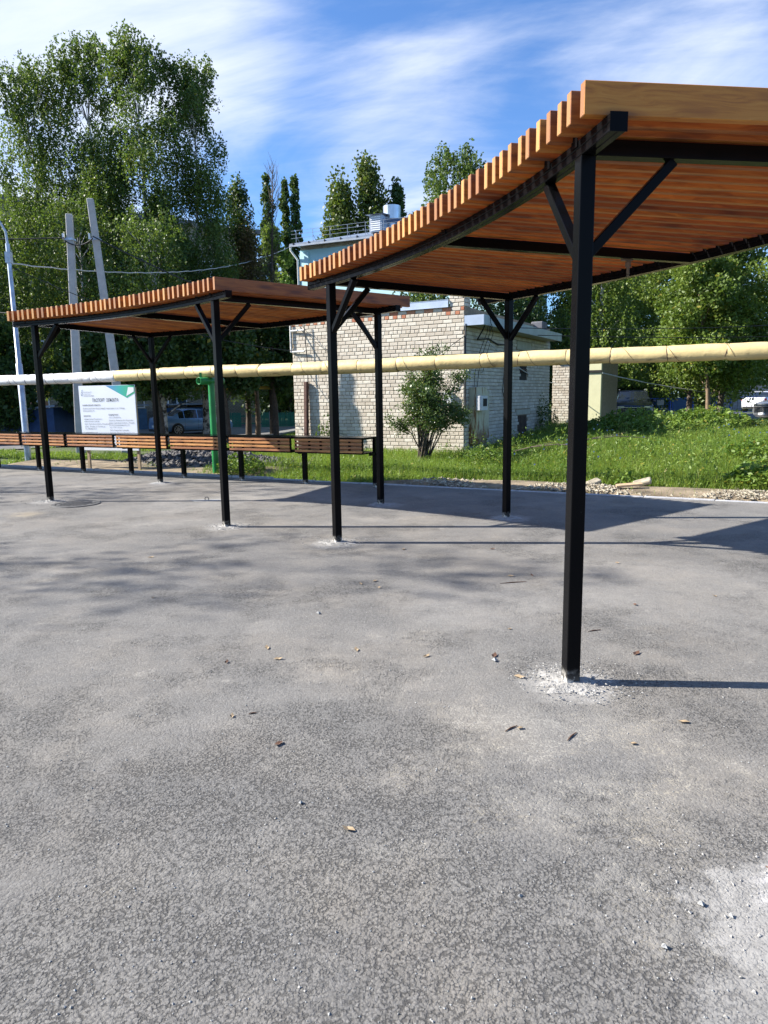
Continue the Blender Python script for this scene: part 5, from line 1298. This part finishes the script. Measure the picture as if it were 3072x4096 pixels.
# distant belt of trees closing the view
bt=[(-40,70),(-32,75),(-25,72),(-18,76),(-11,72),(2,74),(8,62),(12,66),(18,70),(25,74),(32,70),(40,76),(-46,60),(48,66),(22,62),(30,80)]
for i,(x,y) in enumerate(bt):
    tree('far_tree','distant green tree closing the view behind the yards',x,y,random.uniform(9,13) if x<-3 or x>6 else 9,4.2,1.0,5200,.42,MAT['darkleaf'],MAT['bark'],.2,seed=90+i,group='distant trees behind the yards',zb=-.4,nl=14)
# trees outside the left edge that cast the soft shade on the square
for i,(x,y,H,rc) in enumerate([(-18.5,8.1,14.2,2.5),(-19.5,13.6,13.0,2.4)]):
    tree('shade_tree','tree standing outside the left edge of the picture, number %s from the camera'%('one','two')[i],x,y,H,rc,5.5,1300,.15,MAT['birchleaf'],MAT['bark'],.10,seed=120+i,group='trees left of the picture',zb=0)
# the shrub in front of the brick wall
def shrub():
    x,y=1.08,17.0; z=float(gz(x,y)); base=(x,y,z); t=thing('shrub','tall multi-stemmed shrub in front of the white brick wall','shrub',base)
    rng=random.Random(4); mb=MB(); tips=[]
    for k in range(30):
        a=rng.uniform(0,6.28); l=rng.uniform(1.2,2.9); sp_=rng.uniform(.15,.98)
        s=Vector((rng.uniform(-.12,.12)-.12,rng.uniform(-.1,.1),0)); e=Vector((math.cos(a)*sp_,math.sin(a)*sp_*.8,l*(1.05-.25*sp_))); m=s.lerp(e,.45)+Vector((0,0,.25)); q=m.lerp(e,.6)
        mb.tube([s,m,q,e],[.020,.014,.009,.004],5)
        for j in range(6):
            f=rng.uniform(.45,1); b=m.lerp(e,f); d=b+Vector((rng.uniform(-.35,.35),rng.uniform(-.3,.3),rng.uniform(-.2,.25))); mb.tube([b,d],[.006,.003],4); tips.append((b,d))
        tips.append((m,e))
    mb.build('stems',MAT['bark'],t)
    P=[]
    for b,d in tips:
        n=95
        f=rg.random(n)[:,None]; P.append(np.array(b)*(1-f)+np.array(d)*f+rg.normal(size=(n,3))*.075)
    P=np.concatenate(P)+np.array(base); keep=P[:,2]>z+.35
    leaves('foliage',P[keep],.062,MAT['bushleaf'],t,base,.5,.35)
shrub()
def clump(name,label,x,y,r,h,n,size,mat,cat='weeds',group=None,flat=.2,stems=14):
    z=float(gz(x,y)); base=(x,y,z); t=thing(name,label,cat,base,0,group); mb=MB(); rng=random.Random(int(x*10+y))
    for k in range(stems):
        a=rng.uniform(0,6.28); q=r*math.sqrt(rng.random()); e=Vector((math.cos(a)*q,math.sin(a)*q,h*rng.uniform(.6,1)*(1-.3*q/r))); mb.tube([e*.3*Vector((1,1,0)).length*0+Vector((e.x*.5,e.y*.5,0)),Vector((e.x*.85,e.y*.85,e.z*.6)),e],[.008,.006,.003],4)
    mb.build('stems',MAT['weedleaf'],t)
    a=rg.random(n)*6.283; q=r*np.sqrt(rg.random(n)); hh=h*(1-.55*(q/r)**2)*(1+.22*np.sin(a*5+q*9)); zz_=hh*rg.random(n)**.6
    P=np.stack([x+np.cos(a)*q,y+np.sin(a)*q,z+.05+zz_],1); leaves('foliage',P,size,mat,t,base,.6,.0,flat); return t
clump('weed_clump','leafy sapling thicket in front of the navy crossover',7.7,21.5,1.5,.72,5200,.13,MAT['weedleaf'],group='weed thickets on the grass')
clump('weed_clump','leafy thicket right of the navy crossover, below the blue gate',9.7,22.4,1.3,.62,4200,.13,MAT['weedleaf'],group='weed thickets on the grass')
clump('weed_clump','yellowish pale thicket at the foot of the forked trunks',10.9,23.8,1.3,.66,3600,.12,MAT['weedleaf'],group='weed thickets on the grass')
clump('weed_clump','dark dry-topped thicket under the right-hand tree',12.9,23.5,1.4,.30,3400,.12,MAT['bushleaf'],group='weed thickets on the grass')
clump('weed_clump','broad-leaved plant at the right edge, right behind the kerb',6.25,11.5,.62,.36,1300,.11,MAT['weedleaf'],group='weed thickets on the grass',flat=.4)
clump('weed_clump','tall nettles at the right edge on the grass slope',7.4,13.6,.8,.40,1600,.09,MAT['weedleaf'],group='weed thickets on the grass')
clump('weed_clump','young plant in front of the far corner of the shaded wall',5.5,24.3,.45,1.2,700,.09,MAT['bushleaf'],'plant')
clump('weed_clump','small leafy plants at the foot of the green support',-3.0,14.9,.5,.42,1300,.07,MAT['weedleaf'],'weeds')
clump('weed_clump','little plant against the brick wall behind the counters',-1.6,20.35,.32,1.0,420,.09,MAT['brightleaf'],'plant')
clump('weed_clump','burdock tuft at the rubble below the grass slope',4.25,12.1,.28,.18,120,.10,MAT['weedleaf'],'weeds',flat=.5,stems=4)
clump('weed_clump','yellow-green spurge clump in front of the meter cabinet',2.3,15.6,.55,.42,1300,.05,MAT['weedleaf'],'weeds')
def grass():
    N=330000; a=rg.uniform(-.56,.60,N); r=10.3*np.exp(rg.random(N)*1.22); x=r*np.sin(a); y=r*np.cos(a); d=kd(x,y)
    keep=(d>.14)
    rub_=(x>.0)&(d<(1.15*ss(x,-.2,1.6)+.1*np.sin(x*5)))&(rg.random(N)>.05); keep&=~rub_
    sK=(x*KU.x+(y-12.84)*KU.y); hc=np.exp(-((sK+6.2)/1.9)**2-((d-2.2)/.95)**2); keep&=~((hc>.25)&(rg.random(N)>.05))
    keep&=~((x<-4.6)&((d<1.4)|(d>3.2))&(np.sin(x*3)+np.sin(y*2.3+x)<.9))
    # inside the brick building / annex
    u=(x-K.x)*BU.x+(y-K.y)*BU.y; w2=(x-K.x)*BW.x+(y-K.y)*BW.y; keep&=~((u>-.05)&(u<5.5)&(w2>-.03)&(w2<7.6))
    # yard road
    keep&=~((y>20.5+(x+15)*1.434)&(x<-2)); keep&=~((x<-13)); keep&=~((x>9)&(y>32-(x-9)*.2))
    x,y,r,d=x[keep],y[keep],r[keep],d[keep]; n=len(x); z=gz(x,y)
    patch=.5+.5*np.sin(x*1.3+y*.7)*np.cos(y*1.1-x*.4)
    h=(.06+.14*rg.random(n)+.16*patch*rg.random(n)**2)*(1+.35*ss(x,2,6))*(.55+.45*ss(d,.1,1.0))*np.where(x<-4,.6,1.0)
    wd=.0042*(r/10)**.9*(.7+.6*rg.random(n)); th=rg.random(n)*6.283; ln=h*(.15+.5*rg.random(n)); ph=rg.random(n)*6.283
    bx=np.cos(th)*wd;by=np.sin(th)*wd
    V=np.stack([np.stack([x-bx,y-by,z-.01],1),np.stack([x+bx,y+by,z-.01],1),np.stack([x+np.cos(ph)*ln,y+np.sin(ph)*ln,z+h],1)],1)
    o=link('grass',quads_mesh('grass',V,MAT['grass'])); tag(o,'unmown sunlit grass behind the kerb',None,None,'stuff')
    m=rg.random(n)<.36; xs_,ys_,zs_,hs_=x[m],y[m],z[m],h[m]; k=len(xs_)
    P=np.stack([xs_,ys_,zs_+hs_*(.15+.75*rg.random(k))],1); 
    o=leaves('ground_weeds',P,.058,MAT['weedleaf'],None,(0,0,0),.5,0,.35); tag(o,'broad-leaved weeds mixed into the grass',None,None,'stuff')
    mm=np.where((x>2.5)&(y>12.5)&(y<24)&(d>1.6))[0]; sel=rg.choice(mm,70,replace=False); g=MB()
    for i in sel:
        c=Vector((x[i],y[i],z[i]+h[i]+rg.uniform(.05,.25))); q=.018
        vs=[c+Vector((math.cos(k)*q,-.3*q*math.sin(k),math.sin(k)*q)) for k in np.linspace(0,6.2832,7)[:-1]]; g.add(vs,[tuple(range(6))])
    o=g.build('chicory_flowers',MAT['flower']); tag(o,'scattered pale blue chicory flowers in the grass',None,None,'stuff')
grass()
def tall_weeds():
    n=1500; x=rg.uniform(1.5,13,n*3); y=rg.uniform(11,25,n*3); d=kd(x,y); u=(x-K.x)*BU.x+(y-K.y)*BU.y; w2=(x-K.x)*BW.x+(y-K.y)*BW.y
    k=(d>1.25)&(np.abs(x/y)<.58)&~((u>-.3)&(w2>-.3)&(w2<9.5))&(rg.random(n*3)<ss(x/y,-.02,.30)*.8+.2); x,y=x[k][:n],y[k][:n]; n=len(x); z=gz(x,y); h=rg.uniform(.25,.58,n)*(.75+.4*np.sin(x*1.1+y*.6))*(1-.5*ss(x/y,.46,.52))
    lx=rg.normal(size=n)*.10; ly=rg.normal(size=n)*.10; m=13; f=rg.random((n,m))**.8
    P=np.stack([x[:,None]+lx[:,None]*f+rg.normal(size=(n,m))*.030,y[:,None]+ly[:,None]*f+rg.normal(size=(n,m))*.030,z[:,None]+h[:,None]*f+.04],2).reshape(-1,3)
    o=leaves('tall_weeds',P,.07,MAT['weedleaf'],None,(0,0,0),.42,-.3,.1); tag(o,'taller leafy weeds standing out of the grass slope on the right',None,None,'stuff')
    wd=.004; V=np.stack([np.stack([x-wd,y,z],1),np.stack([x+wd,y,z],1),np.stack([x+lx,y+ly,z+h*1.05],1)],1)
    o=link('weed_stalks',quads_mesh('weed_stalks',V,simple('dry_stalk',(.30,.26,.10),.8,0,.3,3))); tag(o,'thin pale stalks of weeds and dry grass on the slope',None,None,'stuff')
tall_weeds()
# fallen branches on the grass
for i,(x,y,l,a,lb) in enumerate([(3.6,15.4,.9,-.2,'long dead branch lying on the grass behind the near pergola post'),(5.0,15.8,1.1,.05,'second dead branch lying on the grass slope, farther right')]):
    z=float(gz(x,y))+.36; mb=MB(); d=Vector((math.cos(a),math.sin(a),0)); mb.tube([-d*l+Vector((0,0,-.16)),-d*l*.4+Vector((0,0,-.03)),d*l*.2+Vector((0,0,.03)),d*l+Vector((0,0,-.04))],[.006,.014,.012,.005],6)
    mb.tube([-d*l*.3,d*l*.4+Vector((0,.1,.10))],[.008,.003],5); o=mb.build('dead_branch',MAT['deadwood'],None,(x,y,z)); tag(o,lb,'branch')
